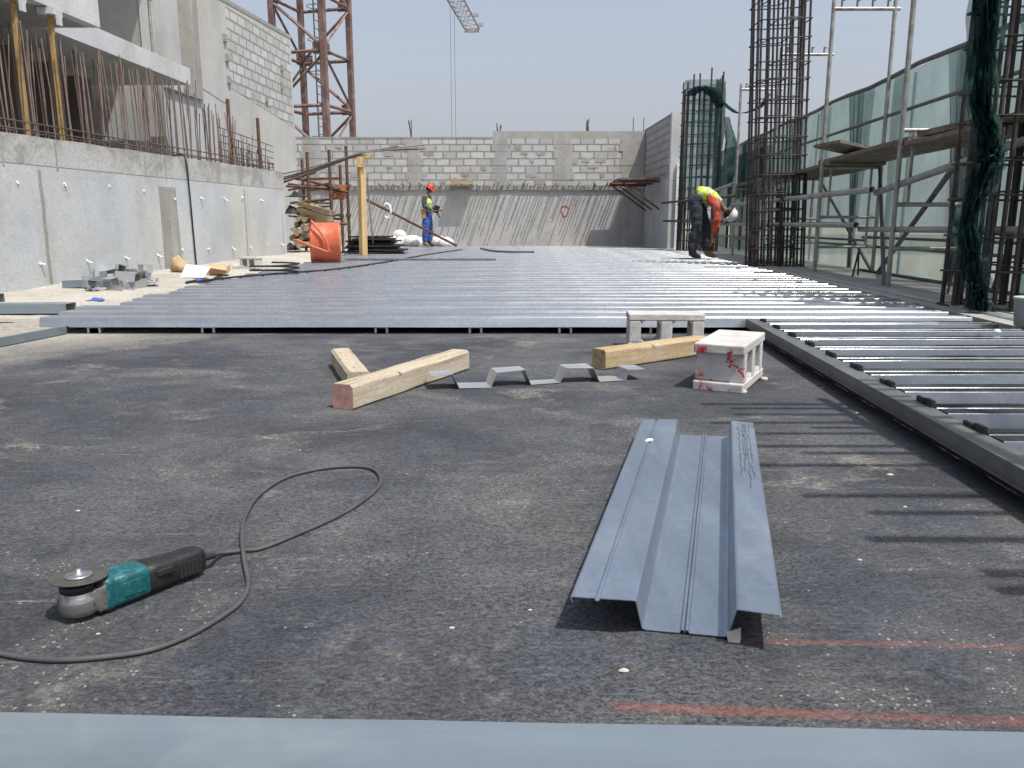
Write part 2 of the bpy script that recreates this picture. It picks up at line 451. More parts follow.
        m = t.math('MULTIPLY', m, t.ramp(g3, [(0.34, 0.3), (0.6, 1.0)]))
        m = t.math('MULTIPLY', m, t.ramp(t.noise(4, 4, 0.6), [(0.36, 0.5), (0.55, 1.0)]))
        base = t.mix(t.math('MULTIPLY', m, st), base, (0.34, 0.085, 0.055))
    t.base(base); t.set(0.80, 0, 0.35)
    hgt = t.math('ADD', t.math('MULTIPLY', a, 0.5), t.math('ADD', t.math('MULTIPLY', g1, 0.7), t.math('ADD', t.math('MULTIPLY', g3, 0.35), t.math('MULTIPLY', g2, 0.12))))
    t.bump(hgt, 0.7, 0.013)
    return t.mat
def sand_material(name, c=(0.52,0.47,0.38)):
    t = NT(name)
    a = t.noise(1.1, 9, 0.7, dist=0.3)
    base = t.ramp(a, [(0.3, mul(c, 0.72)), (0.5, c), (0.72, mul(c, 1.14))])
    p = t.ramp(t.noise(38, 5, 0.7), [(0.30, 0.25), (0.7, 0.75)])
    base = t.mix(0.5, base, p, 'OVERLAY')
    t.base(base); t.set(0.95, 0, 0.1)
    t.bump(t.noise(22, 8, 0.75), 0.6, 0.03)
    return t.mat
def painted_block_material():
    t = NT("white_block_with_red_paint")
    a = t.noise(9, 8, 0.65)
    base = t.ramp(a, [(0.3, (0.36,0.35,0.335)), (0.55, (0.48,0.47,0.45)), (0.75, (0.56,0.55,0.53))])
    sp = t.ramp(t.noise(8.5, 5, 0.75, vec=t.map((1,1,1), loc=(2.3,0.4,1.2)), dist=1.3), [(0.525, 0.0), (0.575, 1.0)])
    near = t.ramp(t.math('MULTIPLY', t.xyz()[1], -1.0), [(0.02, 0.0), (0.11, 1.0)])
    low = t.ramp(t.xyz()[2], [(0.186, 1.0), (0.200, 0.12)])
    t.base(t.mix(t.math('MULTIPLY', t.math('MULTIPLY', sp, near), low), base, (0.42, 0.035, 0.05)))
    t.set(0.9, 0, 0.2); t.bump(t.noise(60, 6, 0.7), 0.5, 0.006)
    return t.mat

M = {}
M['floor'] = floor_material()
M['sand'] = sand_material("pale_sand", (0.39,0.37,0.325))
M['desert'] = sand_material("desert_sand", (0.33,0.30,0.245))
M['scrub'] = simple("far_scrub", (0.16,0.16,0.13), 0.95, scale=0.05, bump=0)
M['conc'] = concrete("cast_concrete", (0.455,0.465,0.465), stain=(0.29,0.28,0.26), streak=0.4)
M['conc_rough'] = concrete("rough_concrete", (0.34,0.335,0.32), bump=0.6, scale=2.2)
def band_material():
    t = NT("patched_capping")
    a = t.noise(1.9, 8, 0.6, dist=0.7)
    f = t.math('ADD', a, t.math('MULTIPLY_ADD', t.xyz()[2], 0.35, -0.52))
    base = t.ramp(f, [(0.40, (0.43,0.43,0.425)), (0.50, (0.40,0.395,0.38)), (0.60, (0.30,0.295,0.275))])
    base = t.mix(0.35, base, t.ramp(t.noise(24, 7, 0.72), [(0.3, 0.2), (0.7, 0.7)]), 'OVERLAY')
    t.base(base); t.set(0.93, 0, 0.15); t.bump(t.noise(20, 8, 0.7), 0.6, 0.02)
    return t.mat
M['band'] = band_material()
M['conc_patch'] = concrete("patched_concrete", (0.29,0.28,0.255), bump=0.7, scale=3)
M['conc_dim'] = concrete("interior_shade_concrete", (0.15,0.13,0.115))  # dark concrete copy, the open storey's shade put into its colour
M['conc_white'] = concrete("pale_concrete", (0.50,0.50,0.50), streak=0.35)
M['conc_dark'] = concrete("shaded_concrete", (0.30,0.30,0.30))  # darker concrete copy, shade painted into the colour
M['plaster'] = concrete("cement_render", (0.43,0.43,0.425), scale=0.6)
M['conc_brown'] = concrete("sprayed_concrete", (0.43,0.425,0.415), bump=0.8, scale=2.5)
M['block_xz'] = blockwork("block_courses", 'xz')
M['block_yz'] = blockwork("block_courses_side", 'yz')
M['block_grey'] = blockwork("grey_block_courses", 'yz', c1=(0.40,0.40,0.39), c2=(0.34,0.34,0.33))
M['deck'] = galvanised("galvanised_deck", (0.40,0.42,0.44), (0.20,0.33), 0.78)
M['deck_shiny'] = galvanised("bright_galvanised_deck", (0.21,0.225,0.24), (0.12,0.26), 0.85, dirt=0.2, wob=0.1)
M['galv'] = galvanised("galvanised_sheet", (0.30,0.35,0.42), (0.34,0.5), 0.8, streak_axis=1, dirt=0.25, spg=0.06)
M['galv_grey'] = galvanised("galvanised_offcut", (0.46,0.48,0.50), (0.3,0.5), 0.7, dirt=0.35)
M['flash'] = galvanised("coated_flashing", (0.20,0.24,0.272), (0.36,0.56), 0.5, dirt=0.2, var=0.14, spg=0.012)
M['trim_dark'] = simple("dark_grey_trim", (0.165,0.17,0.17), 0.45, 0.5, var=0.25, scale=5, bump=0.05)
M['black'] = simple("black_rubber", (0.016,0.016,0.017), 0.6, 0, var=0.3)
M['blackmat'] = simple("black_sheeting", (0.022,0.021,0.020), 0.65, 0, var=0.5, scale=4, bump=0.4, bscale=15, bdist=0.02)
M['rust'] = simple("rusty_steel", (0.13,0.075,0.05), 0.85, 0.3, var=0.45, scale=12, bump=0.3)
M['rebar'] = simple("weathered_rebar", (0.115,0.085,0.075), 0.8, 0.4, var=0.4, scale=14, bump=0.3)
M['rebar_pale'] = simple("dusty_rebar", (0.20,0.155,0.13), 0.85, 0.2, var=0.35, scale=8, bump=0.2)
M['cage'] = simple("dark_cage_rebar", (0.064,0.054,0.052), 0.75, 0.4, var=0.4, scale=10, bump=0.3)
M['tube'] = simple("scaffold_tube", (0.30,0.30,0.29), 0.5, 0.55, var=0.3, scale=7, bump=0.1, dirt=(0.2,0.16,0.12))
M['tube_dark'] = simple("dark_scaffold_tube", (0.13,0.13,0.13), 0.55, 0.5, var=0.3, scale=7, bump=0.1)
M['plank'] = wood("scaffold_plank", (0.13,0.11,0.09), (0.06,0.05,0.04), (0.20,0.18,0.155), ax=1)
M['timber'] = wood("sawn_timber")
M['timber2'] = wood("yellow_timber", (0.345,0.265,0.155), (0.16,0.105,0.05), (0.43,0.36,0.25))
M['log'] = wood("grey_log", (0.24,0.18,0.12), (0.10,0.07,0.05), (0.36,0.30,0.22), ax=1)
M['crate'] = simple("faded_orange", (0.36,0.12,0.06), 0.8, var=0.35, scale=10, dirt=(0.2,0.13,0.1))
M['timber_z'] = wood("upright_timber", (0.47,0.33,0.17), (0.3,0.19,0.09), (0.58,0.46,0.3), ax=2)
M['prop'] = simple("ochre_prop", (0.33,0.215,0.08), 0.75, 0.0, var=0.35, scale=9, dirt=(0.2,0.14,0.07))
M['redend'] = simple("red_painted_end_grain", (0.38,0.21,0.185), 0.9, var=0.35, scale=30, dirt=(0.33,0.27,0.21))
M['crane'] = simple("crane_red_oxide", (0.145,0.088,0.078), 0.7, 0.1, var=0.35, scale=1.5, bump=0.1, dirt=(0.26,0.20,0.175))
M['jib'] = simple("white_jib_steel", (0.30,0.30,0.31), 0.6, 0.1, var=0.3)
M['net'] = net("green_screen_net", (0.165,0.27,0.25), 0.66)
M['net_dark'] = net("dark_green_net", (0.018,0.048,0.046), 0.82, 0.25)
M['net_mid'] = net("draped_green_net", (0.055,0.125,0.115), 0.58, 0.35)
M['orange'] = simple("orange_paint", (0.50,0.11,0.05), 0.5, 0.0, var=0.18, scale=8, dirt=(0.45,0.18,0.1))
M['white_bag'] = simple("white_woven_sack", (0.66,0.65,0.62), 0.9, var=0.15, scale=8, bump=0.5, bscale=12, bdist=0.03)
M['paper'] = simple("white_board", (0.72,0.71,0.69), 0.9, var=0.1)
M['card'] = simple("brown_cardboard", (0.42,0.30,0.17), 0.9, var=0.2)
M['blue'] = simple("blue_plastic", (0.04,0.10,0.36), 0.5, var=0.3)
M['plastic_white'] = simple("white_plastic", (0.68,0.68,0.66), 0.6, var=0.1, bump=0)
M['block'] = simple("grey_block", (0.44,0.43,0.41), 0.93, var=0.22, scale=12, bump=0.6, bscale=70)
M['block_paint'] = painted_block_material()
M['stone'] = simple("lime_chip", (0.42,0.39,0.33), 0.95, var=0.25, scale=20)
M['greybucket'] = simple("grey_plastic", (0.36,0.38,0.39), 0.6, var=0.12, bump=0.05)
M['teal'] = simple("teal_tool_plastic", (0.005,0.075,0.088), 0.45, var=0.2, scale=30, bump=0.1, bscale=120, dirt=(0.05,0.16,0.17))
M['alu'] = simple("cast_aluminium", (0.38,0.365,0.345), 0.36, 0.85, var=0.3, scale=30, bump=0.25, bscale=90, dirt=(0.16,0.14,0.12))
M['steel'] = simple("bright_steel", (0.56,0.56,0.56), 0.25, 0.95, var=0.15, bump=0)
M['disc'] = simple("worn_disc", (0.085,0.080,0.073), 0.55, 0.35, var=0.3, scale=30, bump=0.3, bscale=150)
M['handle'] = simple("black_grip", (0.013,0.013,0.014), 0.5, var=0.3, scale=30, bump=0.3, bscale=150, dirt=(0.028,0.028,0.027))
M['cable'] = simple("dusty_cable", (0.060,0.062,0.064), 0.65, var=0.3, scale=10, bump=0.1)
M['skin'] = simple("skin", (0.22,0.115,0.07), 0.6, var=0.12, bump=0.05)
M['hair'] = simple("black_hair", (0.012,0.010,0.009), 0.6, var=0.3)
M['vest'] = simple("hivis_vest", (0.50,0.64,0.06), 0.8, var=0.2, scale=9, bump=0.4, bscale=18, bdist=0.03, dirt=(0.36,0.42,0.10))
M['silver'] = simple("reflective_tape", (0.5,0.52,0.53), 0.4, 0.3, var=0.1, bump=0)
M['denim'] = simple("dark_jeans", (0.028,0.033,0.044), 0.9, var=0.3, scale=12, bump=0.5, bscale=18, bdist=0.02)
M['bluecloth'] = simple("blue_trousers", (0.045,0.085,0.30), 0.9, var=0.25, scale=10, bump=0.5, bscale=18, bdist=0.02)
M['greycloth'] = simple("dark_grey_shirt", (0.06,0.07,0.085), 0.9, var=0.25, scale=10, bump=0.4, bscale=20, bdist=0.02)
M['redcloth'] = simple("orange_red_shirt", (0.42,0.075,0.045), 0.9, var=0.2, scale=10, bump=0.4, bscale=20, bdist=0.02)
M['boot'] = simple("dark_boots", (0.03,0.025,0.022), 0.7, var=0.3)
M['tanboot'] = simple("tan_boots", (0.20,0.14,0.08), 0.8, var=0.3)
M['helmet_red'] = simple("red_helmet", (0.50,0.05,0.03), 0.35, var=0.1, bump=0)
M['helmet_white'] = simple("white_helmet", (0.72,0.72,0.70), 0.35, var=0.06, bump=0)
M['tan'] = simple("tan_leather", (0.35,0.2,0.1), 0.8, var=0.2)
M['redpaint'] = simple("red_spray_paint", (0.45,0.05,0.04), 0.9, var=0.2)
# ================================================================== the setting
g = MB(); g.add([(-3000,-3000,-1.5),(3000,-3000,-1.5),(3000,3000,-1.5),(-3000,3000,-1.5)], [(0,1,2,3)])
tag(g.build('ground', M['desert'], loc=(0,0,0)), kind='structure')
g = MB(); g.add([(-20,62,-1.49),(400,62,-1.49),(700,190,-1.49),(-20,190,-1.49)], [(0,1,2,3)])
tag(g.build('far_scrubland', M['scrub'], loc=(0,0,0)), kind='structure')
g = MB()
g.prism([(-12,-3),(4.0,-3),(6.1,26.5),(-12,26.5)], -1.5, 0.0)
tag(g.build('floor', M['floor'], loc=(0,0,0)), kind='structure')

def sand_h(x, y):
    rise = 0.13 * min(1, max(0, (y-5.5)/8))
    xe = -3.15 - 0.02*(y-5.2) if y > 5.2 else -3.0 - 0.28*(5.2-y)
    t = min(1, max(0, (xe + 0.45 - x)/1.3)); t = t*t*(3-2*t)
    n = 0.018*nz(x*1.3, y*1.3) + 0.008*nz(x*5, y*5, 3) + 0.004*nz(x*14, y*14, 8)
    wall = 0.035*max(0, 1-abs((-4.9 + K*(y-7.6)) - x)/0.5)
    return -0.03 + t*(0.025 + rise) + (n if t > 0.02 else 0.3*n) + wall*t
g = MB()
g.grid(lambda u, v: (-9 + 6.6*u, 2.0 + 22*v, sand_h(-9+6.6*u, 2.0+22*v)), 90, 150)
tag(g.build('sand_ground', M['sand'], loc=(0,0,0)), kind='structure')
g = MB(); g.slant(3.03, 4.55, 4.3, 23.9, 0.003, 0.094)
tag(g.build('concrete_strip', M['conc_rough'], loc=(0,0,0)), kind='structure')

# ------------------------------------------------------------------ retaining wall on the left
WX = lambda y: -4.9 + K*(y-7.6)
WZ = lambda y: 1.57 + 0.0133*(y-7.6)
rw = empty('retaining_wall', (WX(10), 10, -0.1), "long cast concrete retaining wall with rusty starter bars standing along its top", "wall")
m = MB(); m.slant(WX(3)-0.34, WX(3), 3, 15.5, -0.1, 1.25, z3=1.36); m.build('wall_face', M['conc'], rw)
def on_wall(px):                               # distance along y where the wall face meets image column px
    u = (px-512)/F
    y = 10.0
    for _ in range(30):
        d = ray(px, 230); y = ((-4.9 - K*7.6) / (d.x/d.y - K))
    return y
m = MB()
N = 26; pr = []
for i in range(N+1):
    y = 3 + 12.5*i/N
    b = 1.25 + 0.0088*(y-3) + 0.001
    z = WZ(y) + 0.012*nz(y*2, 1.0)
    x = WX(y)
    pr.append(((x-0.345, y, b), (x+0.004, y, b), (x+0.004, y, z), (x-0.345, y, z)))
vs = [p for q in pr for p in q]
m.add(vs, [(i*4+k, i*4+(k+1) % 4, i*4+4+(k+1) % 4, i*4+4+k) for i in range(N) for k in range(4)] + [(0,1,2,3), (N*4+3,N*4+2,N*4+1,N*4)])
m.build('capping_band', M['band'], rw)
for px, za in ((10,1.26),(63,1.27),(150,1.3),(170,1.3),(243,1.34)):
    y_ = on_wall(px); m = MB(); m.slant(WX(y_)-0.01, WX(y_)+0.0065, y_, y_+0.025, za, WZ(y_)-0.03); m.build('band_joint', M['conc_patch'], rw)
# seams between pours, a bare patch and a thin crack
for px, w, z1 in ((44, 0.05, 1.25), (246, 0.035, 1.28), (283, 0.02, 0.9)):
    y = on_wall(px); m = MB()
    for i in range(7):
        za, zb = 0.1 + i*(z1-0.1)/7, 0.1 + (i+1)*(z1-0.1)/7
        ya, yb = y + 0.03*nz(i*0.7, px), y + 0.03*nz((i+1)*0.7, px)
        m.hexa([(WX(ya)-0.01,ya,za),(WX(ya)+0.003,ya,za),(WX(ya+w)+0.003,ya+w,za),(WX(ya+w)-0.01,ya+w,za),
                (WX(yb)-0.01,yb,zb),(WX(yb)+0.003,yb,zb),(WX(yb+w)+0.003,yb+w,zb),(WX(yb+w)-0.01,yb+w,zb)])
    m.build('pour_joint', M['conc_patch'], rw)
y0, y1 = on_wall(162), on_wall(180)
m = MB(); m.hexa([(WX(y0)-0.02,y0,0.02),(WX(y0)+0.005,y0,0.02),(WX(y1)+0.005,y1,0.02),(WX(y1)-0.02,y1,0.02),
                  (WX(y0)-0.02,y0,1.2),(WX(y0)+0.005,y0,1.2),(WX(y1-0.05)+0.005,y1-0.05,1.2),(WX(y1)-0.02,y1-0.05,1.2)])
m.build('bare_patch', M['conc_patch'], rw)
ties = [(24,181),(72,184),(113,187),(148,190),(178,198),(203,199),(226,199),(245,198),(263,200),
        (35,262),(83,259),(122,257),(154,254),(182,250),(207,249),(230,248),(250,246),(266,244),(281,243)]
for px, py in ties:
    y = on_wall(px); p = at_y(px, py, y); p.x = WX(y)
    p += Vector((0, random.uniform(-0.05,0.05), random.uniform(-0.02,0.02))); Lt = random.choice((0.015,0.03,0.05,0.06,0.075)); rt_ = random.uniform(0.008,0.012)
    m = MB(); m.tube(p + Vector((-0.03,0,0.01)), p + Vector((Lt, random.uniform(-0.02,0.02), -0.5*Lt+random.uniform(-0.02,0.02))), rt_, n=7)
    m.tube(p + Vector((-0.01,0,0)), p + Vector((random.uniform(0.006,0.014),0,0)), rt_*random.uniform(1.6,2.1), n=8)
    m.build('form_tie', M['plastic_white'], rw)
k = 0
for i in range(49):
    for row in (0, 1):
        y = 5.6 + 0.2*i + random.uniform(-0.06,0.06) + 0.08*row
        if y > 15.3: continue
        x = WX(y) - (0.06 if row == 0 else 0.27)
        top = (2.68 + 0.11*nz(i*0.35, row) + random.uniform(-0.08,0.05)) if y < 12.3 else (2.62 - (y-12.3)*0.24 + random.uniform(-0.15,0.1))
        if y > 13.3 and random.random() < 0.4: top = 1.95
        zb = WZ(y)
        m = MB(); lx, ly = random.uniform(-0.04,0.04), random.uniform(-0.04,0.045)
        m.path([(x,y,zb-0.05),(x+lx*0.4,y+ly*0.3,zb+0.5*(top-zb)),(x+lx,y+ly,top)], random.choice((0.0068,0.008,0.009)), n=6)
        m.build('starter_bar', M['rebar_pale'] if random.random() < 0.65 else M['rebar'], rw)
m = MB()                                          # the bars between, past the hundred that show largest
for i in range(62):
    y = 6.2+8.3*i/61+random.uniform(-.05,.05); x = WX(y)-0.17+random.uniform(-.09,.09); zt = 2.66+random.uniform(-.14,.1)-max(0,y-12.3)*0.26
    m.path([(x,y,WZ(y)-0.05),(x+random.uniform(-.02,.02),y+random.uniform(-.02,.02),0.5*(WZ(y)+zt)),(x+random.uniform(-.03,.03),y+random.uniform(-.03,.03),zt)],random.choice((0.0065,0.0078)),n=6)
tag(m.build('starter_bars', M['rebar_pale'], rw), kind='stuff')
m = MB()
for x_o, dz in ((-0.045,0.06),(-0.05,0.13),(-0.285,0.07)):
    m.path([(WX(y)+x_o, y, WZ(y)+dz+0.015*nz(y*1.7, dz*30)) for y in [5.2+0.5*q for q in range(21)]], 0.008, n=6)
m.build('distribution_bars', M['rebar'], rw)
m = MB()
for q in range(13):
    y = 13.1 + 2.3*q/12; m.tube((WX(y)-0.14,y,WZ(y)+0.0),(WX(y)-0.14,y+0.02*nz(q,2),2.22-0.055*q*0.6), 0.007, n=6)
for q in range(5):
    z = 1.74 + 0.11*q; m.tube((WX(13.1)-0.128,13.1,z+0.03),(WX(15.4)-0.128,15.4,z-0.05), 0.007, n=6)
m.build('mesh_panel', M['rebar'], rw)
for px, ptop in ((248,99),(275,118)):
    y = on_wall(px); p = at_y(px, ptop, y); x = WX(y)-0.2
    m = MB(); m.tube((x,y,WZ(y)-0.03),(x,y,p.z),0.03,n=8); m.tube((x,y,WZ(y)+0.3),(x,y,WZ(y)+0.36),0.045,n=8); m.tube((x,y,WZ(y)-0.02),(x,y,WZ(y)+0.012),0.07,n=8)
    m.build('form_post', M['rust'], rw)
y = on_wall(190); m = MB()
m.path(spline([(WX(y)-0.2,y,WZ(y)+0.012),(WX(y)+0.0,y,WZ(y)+0.02),(WX(y)+0.03,y+0.01,1.2),(WX(y)+0.025,y+0.05,0.6),(WX(y)+0.03,y+0.06,sand_h(WX(y)+0.03,y)+0.01)],5), 0.011, n=6)
tag(m.build('hanging_cable', M['black']), "thin black cable hanging down the face of the concrete retaining wall", "cable")

# two ochre props standing on the wall head
for px, y, lab in ((25,8.55,"ochre timber prop nearest the left border, standing on the retaining wall under the slab"),
                   (62,9.13,"ochre timber prop beside the first starter bars, second from the left border")):
    x = WX(y)-0.14
    pr = empty('prop', (x, y, WZ(y)), lab, "prop", "ochre props under the slab")
    m = MB(); m.box((x,y,(WZ(y)+2.88)/2+0.006),(0.047,0.055,2.88-WZ(y)),(0,0,0.1)); m.build('post', M['prop'], pr, bevel=0.006)
    m = MB(); m.box((x,y,2.921),(0.16,0.2,0.066)); m.box((x+0.09,y,2.86),(0.03,0.07,0.14)); m.build('head_block', M['conc_white'], pr)

# ------------------------------------------------------------------ concrete building behind the wall
bx = lambda y: -6.3 + K*(y-10)
bd = empty('concrete_building', (-7.5, 14, 0), "unfinished concrete and block building with open shaded storey behind the retaining wall", "building")
m = MB(); m.slant(bx(14.4)-0.3, bx(14.4), 14.4, 21.0, 0, 5.05, z3=5.2); m.build('side_wall', M['plaster'], bd)
m = MB(); m.slant(bx(17.2)-0.28, bx(17.2)+0.004, 17.2, 20.9, 3.45, 5.0, z2=3.1, z3=5.1); m.build('block_panel', M['block_yz'], bd)
m = MB(); m.slant(bx(16.5)-0.32, bx(16.5)+0.012, 16.5, 21.02, 5.051, 5.13, z2=5.201, z3=5.28); m.build('coping', M['conc_patch'], bd)
m = MB()
N = 14
for i in range(N):
    ya, yb = 14.45+2.6*i/N, 14.45+2.6*(i+1)/N
    za, zb = 3.42-0.35*i/N+0.05*nz(i*0.9,4), 3.42-0.35*(i+1)/N+0.05*nz((i+1)*0.9,4)
    m.hexa([(bx(ya)-0.01,ya,za),(bx(ya)+0.004,ya,za),(bx(yb)+0.004,yb,zb),(bx(yb)-0.01,yb,zb),
            (bx(ya)-0.01,ya,za+0.03),(bx(ya)+0.004,ya,za+0.03),(bx(yb)+0.004,yb,zb+0.03),(bx(yb)-0.01,yb,zb+0.03)])
m.build('render_crack', M['conc_patch'], bd)
m = MB(); m.slant(bx(14.42)-0.3, bx(14.42)+0.06, 14.42, 15.8, 3.0, 6.6); m.build('column', M['conc_patch'], bd)
m = MB(); m.slant(bx(14.412)-0.29, bx(14.412)+0.067, 14.412, 15.0, 3.01, 6.6); m.build('column_lining', M['plaster'], bd)
m = MB(); m.slant(-12, bx(10.02)+0.78, 10.02, 14.05, 2.985, 3.25, x2=-12, x3=bx(14.05)+0.64); m.build('floor_slab', M['conc_white'], bd)
m = MB(); m.slant(-12, bx(2)+1.48, 2.0, 10.0, 2.965, 3.55, x2=-12); m.build('balcony_slab', M['conc_white'], bd)
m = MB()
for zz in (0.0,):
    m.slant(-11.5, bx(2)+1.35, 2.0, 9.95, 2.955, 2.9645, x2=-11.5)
m.build('soffit_shade', M['conc_dark'], bd)  # thin dark sheet carrying the shade under the balcony slab
m = MB(); m.bb(-12, bx(14.4)-0.31, 14.42, 14.7, 0, 3.6); m.build('end_wall', M['plaster'], bd)
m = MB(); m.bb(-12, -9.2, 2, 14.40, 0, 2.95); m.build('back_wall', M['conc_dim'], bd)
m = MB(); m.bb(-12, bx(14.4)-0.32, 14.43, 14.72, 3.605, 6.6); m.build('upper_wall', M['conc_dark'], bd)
m = MB(); m.slant(-12, bx(6)+0.6, 6.0, 14.38, 6.601, 6.9, x2=-12); m.build('shade_slab', M['conc_white'], bd)  # unseen slab added overhead to keep the upper wall in shade
m = MB(); xr = lambda y: bx(y)+0.45
m.tube((xr(9.6),9.6,4.25),(xr(13.3),13.3,4.12),0.028,n=8)
for y in (9.7, 11.5, 13.25): m.tube((xr(y),y,3.25),(xr(y),y,4.2),0.024,n=8)
m.build('handrail', M['tube'], bd)
for px, y in ((12,10.2),(48,11.2),(78,12.2)):
    p = at_y(px, 100, y); x = max(p.x, -9.0)
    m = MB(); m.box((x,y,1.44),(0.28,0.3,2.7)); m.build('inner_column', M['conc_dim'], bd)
# odd vents on the side wall
for px, py in ((224,38),(226,58),(228,80),(281,68),(281,86),(266,99)):
    d = ray(px, py); y = (-6.3-K*10)/(d.x/d.y-K); p = at_y(px,py,y); p.x = bx(y)
    m = MB(); m.box(p+Vector((0.02,0,0)),(0.06,0.12,0.14)); m.build('anchor_block', M['conc_patch'], bd)

# ------------------------------------------------------------------ far wall
FY = 24.0
fw = empty('far_wall', (-2, FY, 0), "far boundary wall of grey blocks above a concrete base with slanting bar shadows", "wall")
m = MB(); m.bb(-10, 3.86, FY, FY+0.35, 0, 1.78); m.build('base_wall', M['conc_brown'], fw)
m = MB(); m.bb(-10, 3.86, FY+0.10, FY+0.34, 1.781, 3.15); m.build('blockwork', M['block_xz'], fw)
m = MB(); m.bb(-0.55, 3.86, FY+0.101, FY+0.339, 3.151, 3.36); m.build('tie_beam', M['conc_rough'], fw)
m = MB(); m.bb(-10, -0.56, FY+0.09, FY+0.345, 3.151, 3.20); m.build('mortar_coping', M['conc_patch'], fw)
m = MB()
for i in range(40):                            # ragged ledge where the base wall stops
    x0 = -10 + 13.86*i/40
    m.bb(x0, x0+13.86/40-0.004, FY-0.055+0.025*nz(i*0.8,3), FY+0.098, 1.70+0.03*nz(i*0.6,9), 1.84+0.035*nz(i*1.3,5))
m.build('ledge', M['conc_patch'], fw)
for x0, x1, z1 in ((-6.1,-5.6,3.14),(-3.05,-2.62,3.14),(-0.53,-0.12,3.145),(1.27,1.72,3.145),(3.2,3.855,3.145)):
    m = MB(); z = 1.845; k_ = 0                  # cast against toothed block ends, so each course has its own width
    while z < z1-0.01:
        zt = min(z1, 1.845+0.2*(k_+1)-0.045); e0, e1 = random.uniform(-0.05,0.09), random.uniform(-0.05,0.09)
        m.bb(x0-e0, min(x1+e1,3.856), FY+0.088+random.uniform(-0.006,0.006), FY+0.2, z, zt-0.0005); z = zt; k_ += 1
    m.build('stiffener_column', M['conc_rough'], fw)
for _ in range(46):                               # single displaced or smeared blocks
    kx_, kz_ = random.randint(0,30), random.randint(0,6)
    x = -9.0+0.4*kx_+(0.2 if kz_ % 2 else 0); z = 1.86+0.2*kz_
    if x > 3.0 or z > 3.0: continue
    m = MB(); w_ = random.uniform(0.12,0.36); m.box((x+0.2+random.uniform(-.05,.05),FY+0.1,z+0.08+random.uniform(-.02,.02)),(w_,random.uniform(0.008,0.02),random.uniform(0.05,0.17)),(0,random.uniform(-0.06,0.06),0)); m.build('mortar_smear', M['conc_patch'] if random.random()<0.5 else M['conc_rough'], fw)
for px in (415,499,584,586):
    x = (px-512)/F*FY*1.01
    m = MB()
    for q in range(4):
        m.tube((x+random.uniform(-0.07,0.07),FY+0.2+random.uniform(-0.06,0.06),3.1),(x+random.uniform(-0.09,0.09),FY+0.2,3.1+random.uniform(0.38,0.62)),0.014,n=5)
    m.build('rebar_stub', M['rebar'], fw)
for px in (628,638):
    x = (px-512)/F*FY*1.01
    m = MB(); m.tube((x,FY+0.2,3.3),(x,FY+0.2,3.75),0.012,n=5); m.build('rebar_stub', M['rebar'], fw)
for i in range(99):
    x = -6.2 + 9.75*i/98 + random.uniform(-0.045,0.045)
    L = random.uniform(0.30, 0.68)
    m = MB(); m.tube((x,FY+0.03,1.80+random.uniform(-0.03,0.04)),(x+random.uniform(-0.03,0.03),FY-L,1.80+random.uniform(-0.05,0.09)),random.uniform(0.013,0.02),n=5)
    m.build('starter_bar', M['rebar_pale'], fw)
p = at_y(565,211,FY)
m = MB(); pts = [(p.x+0.11*math.cos(a)*(1+0.2*math.sin(3*a)), FY-0.004, p.z+0.15*math.sin(a)) for a in [i*0.4 for i in range(16)]]
m.path(pts, 0.014, n=5); m.build('paint_mark', M['redpaint'], fw)

# ------------------------------------------------------------------ return wall on the right
rt = empty('return_wall', (4.1, 22, 0), "short shaded return wall with a pale end face at the far right corner", "wall")
RX = lambda y: 3.86 + 0.03*(FY-y)
m = MB(); m.hexa([(RX(20.7),20.7,0),(RX(20.7)+0.38,20.7,0),(RX(FY)+0.42,FY+0.35,0),(RX(FY)+0.002,FY+0.35,0),
                  (RX(20.7),20.7,1.85),(RX(20.7)+0.38,20.7,1.85),(RX(FY)+0.42,FY+0.35,1.85),(RX(FY)+0.002,FY+0.35,1.85)]); m.build('lower_wall', M['conc'], rt)
m = MB(); m.hexa([(RX(20.9),20.9,1.851),(RX(20.7)+0.37,20.9,1.851),(RX(FY)+0.41,FY+0.35,1.851),(RX(FY)+0.004,FY+0.35,1.851),
                  (RX(20.9),20.9,3.42),(RX(20.7)+0.37,20.9,3.42),(RX(FY)+0.41,FY+0.35,3.42),(RX(FY)+0.004,FY+0.35,3.42)]); m.build('block_courses', M['block_grey'], rt)
m = MB(); m.bb(RX(20.7)+0.002, RX(20.7)+0.378, 20.7, 20.898, 1.852, 3.44); m.build('end_pier', M['conc_white'], rt)
m = MB(); m.bb(RX(20.7)+0.16, RX(20.7)+0.42, 20.62, 20.69, 0.06, 2.2); m.build('shutter_board', M['paper'], rt)

# planks on brackets in that corner
pf = empty('corner_platform', (3.3, 22.5, 1.8), "rusty plank platform bracketed in the shaded corner of the far wall", "platform")
for q in range(4):
    m = MB(); yy = 21.2+0.62*q
    m.hexa([(2.75+0.02*q,yy,1.84),(3.84,yy,1.86),(3.84,yy+0.5,1.86),(2.72+0.02*q,yy+0.5,1.83),(2.75+0.02*q,yy,1.885),(3.84,yy,1.905),(3.84,yy+0.5,1.905),(2.72+0.02*q,yy+0.5,1.875)])
    m.build('plank', M['rust'] if q % 2 else M['plank'], pf)
for yy in (21.3, 22.4, 23.4):
    m = MB(); m.tube((2.7,yy,1.80),(3.83,yy,1.80),0.03,n=6); m.tube((2.85,yy,1.79),(3.83,yy,1.1),0.024,n=6)
    m.build('bracket', M['rust'], pf)

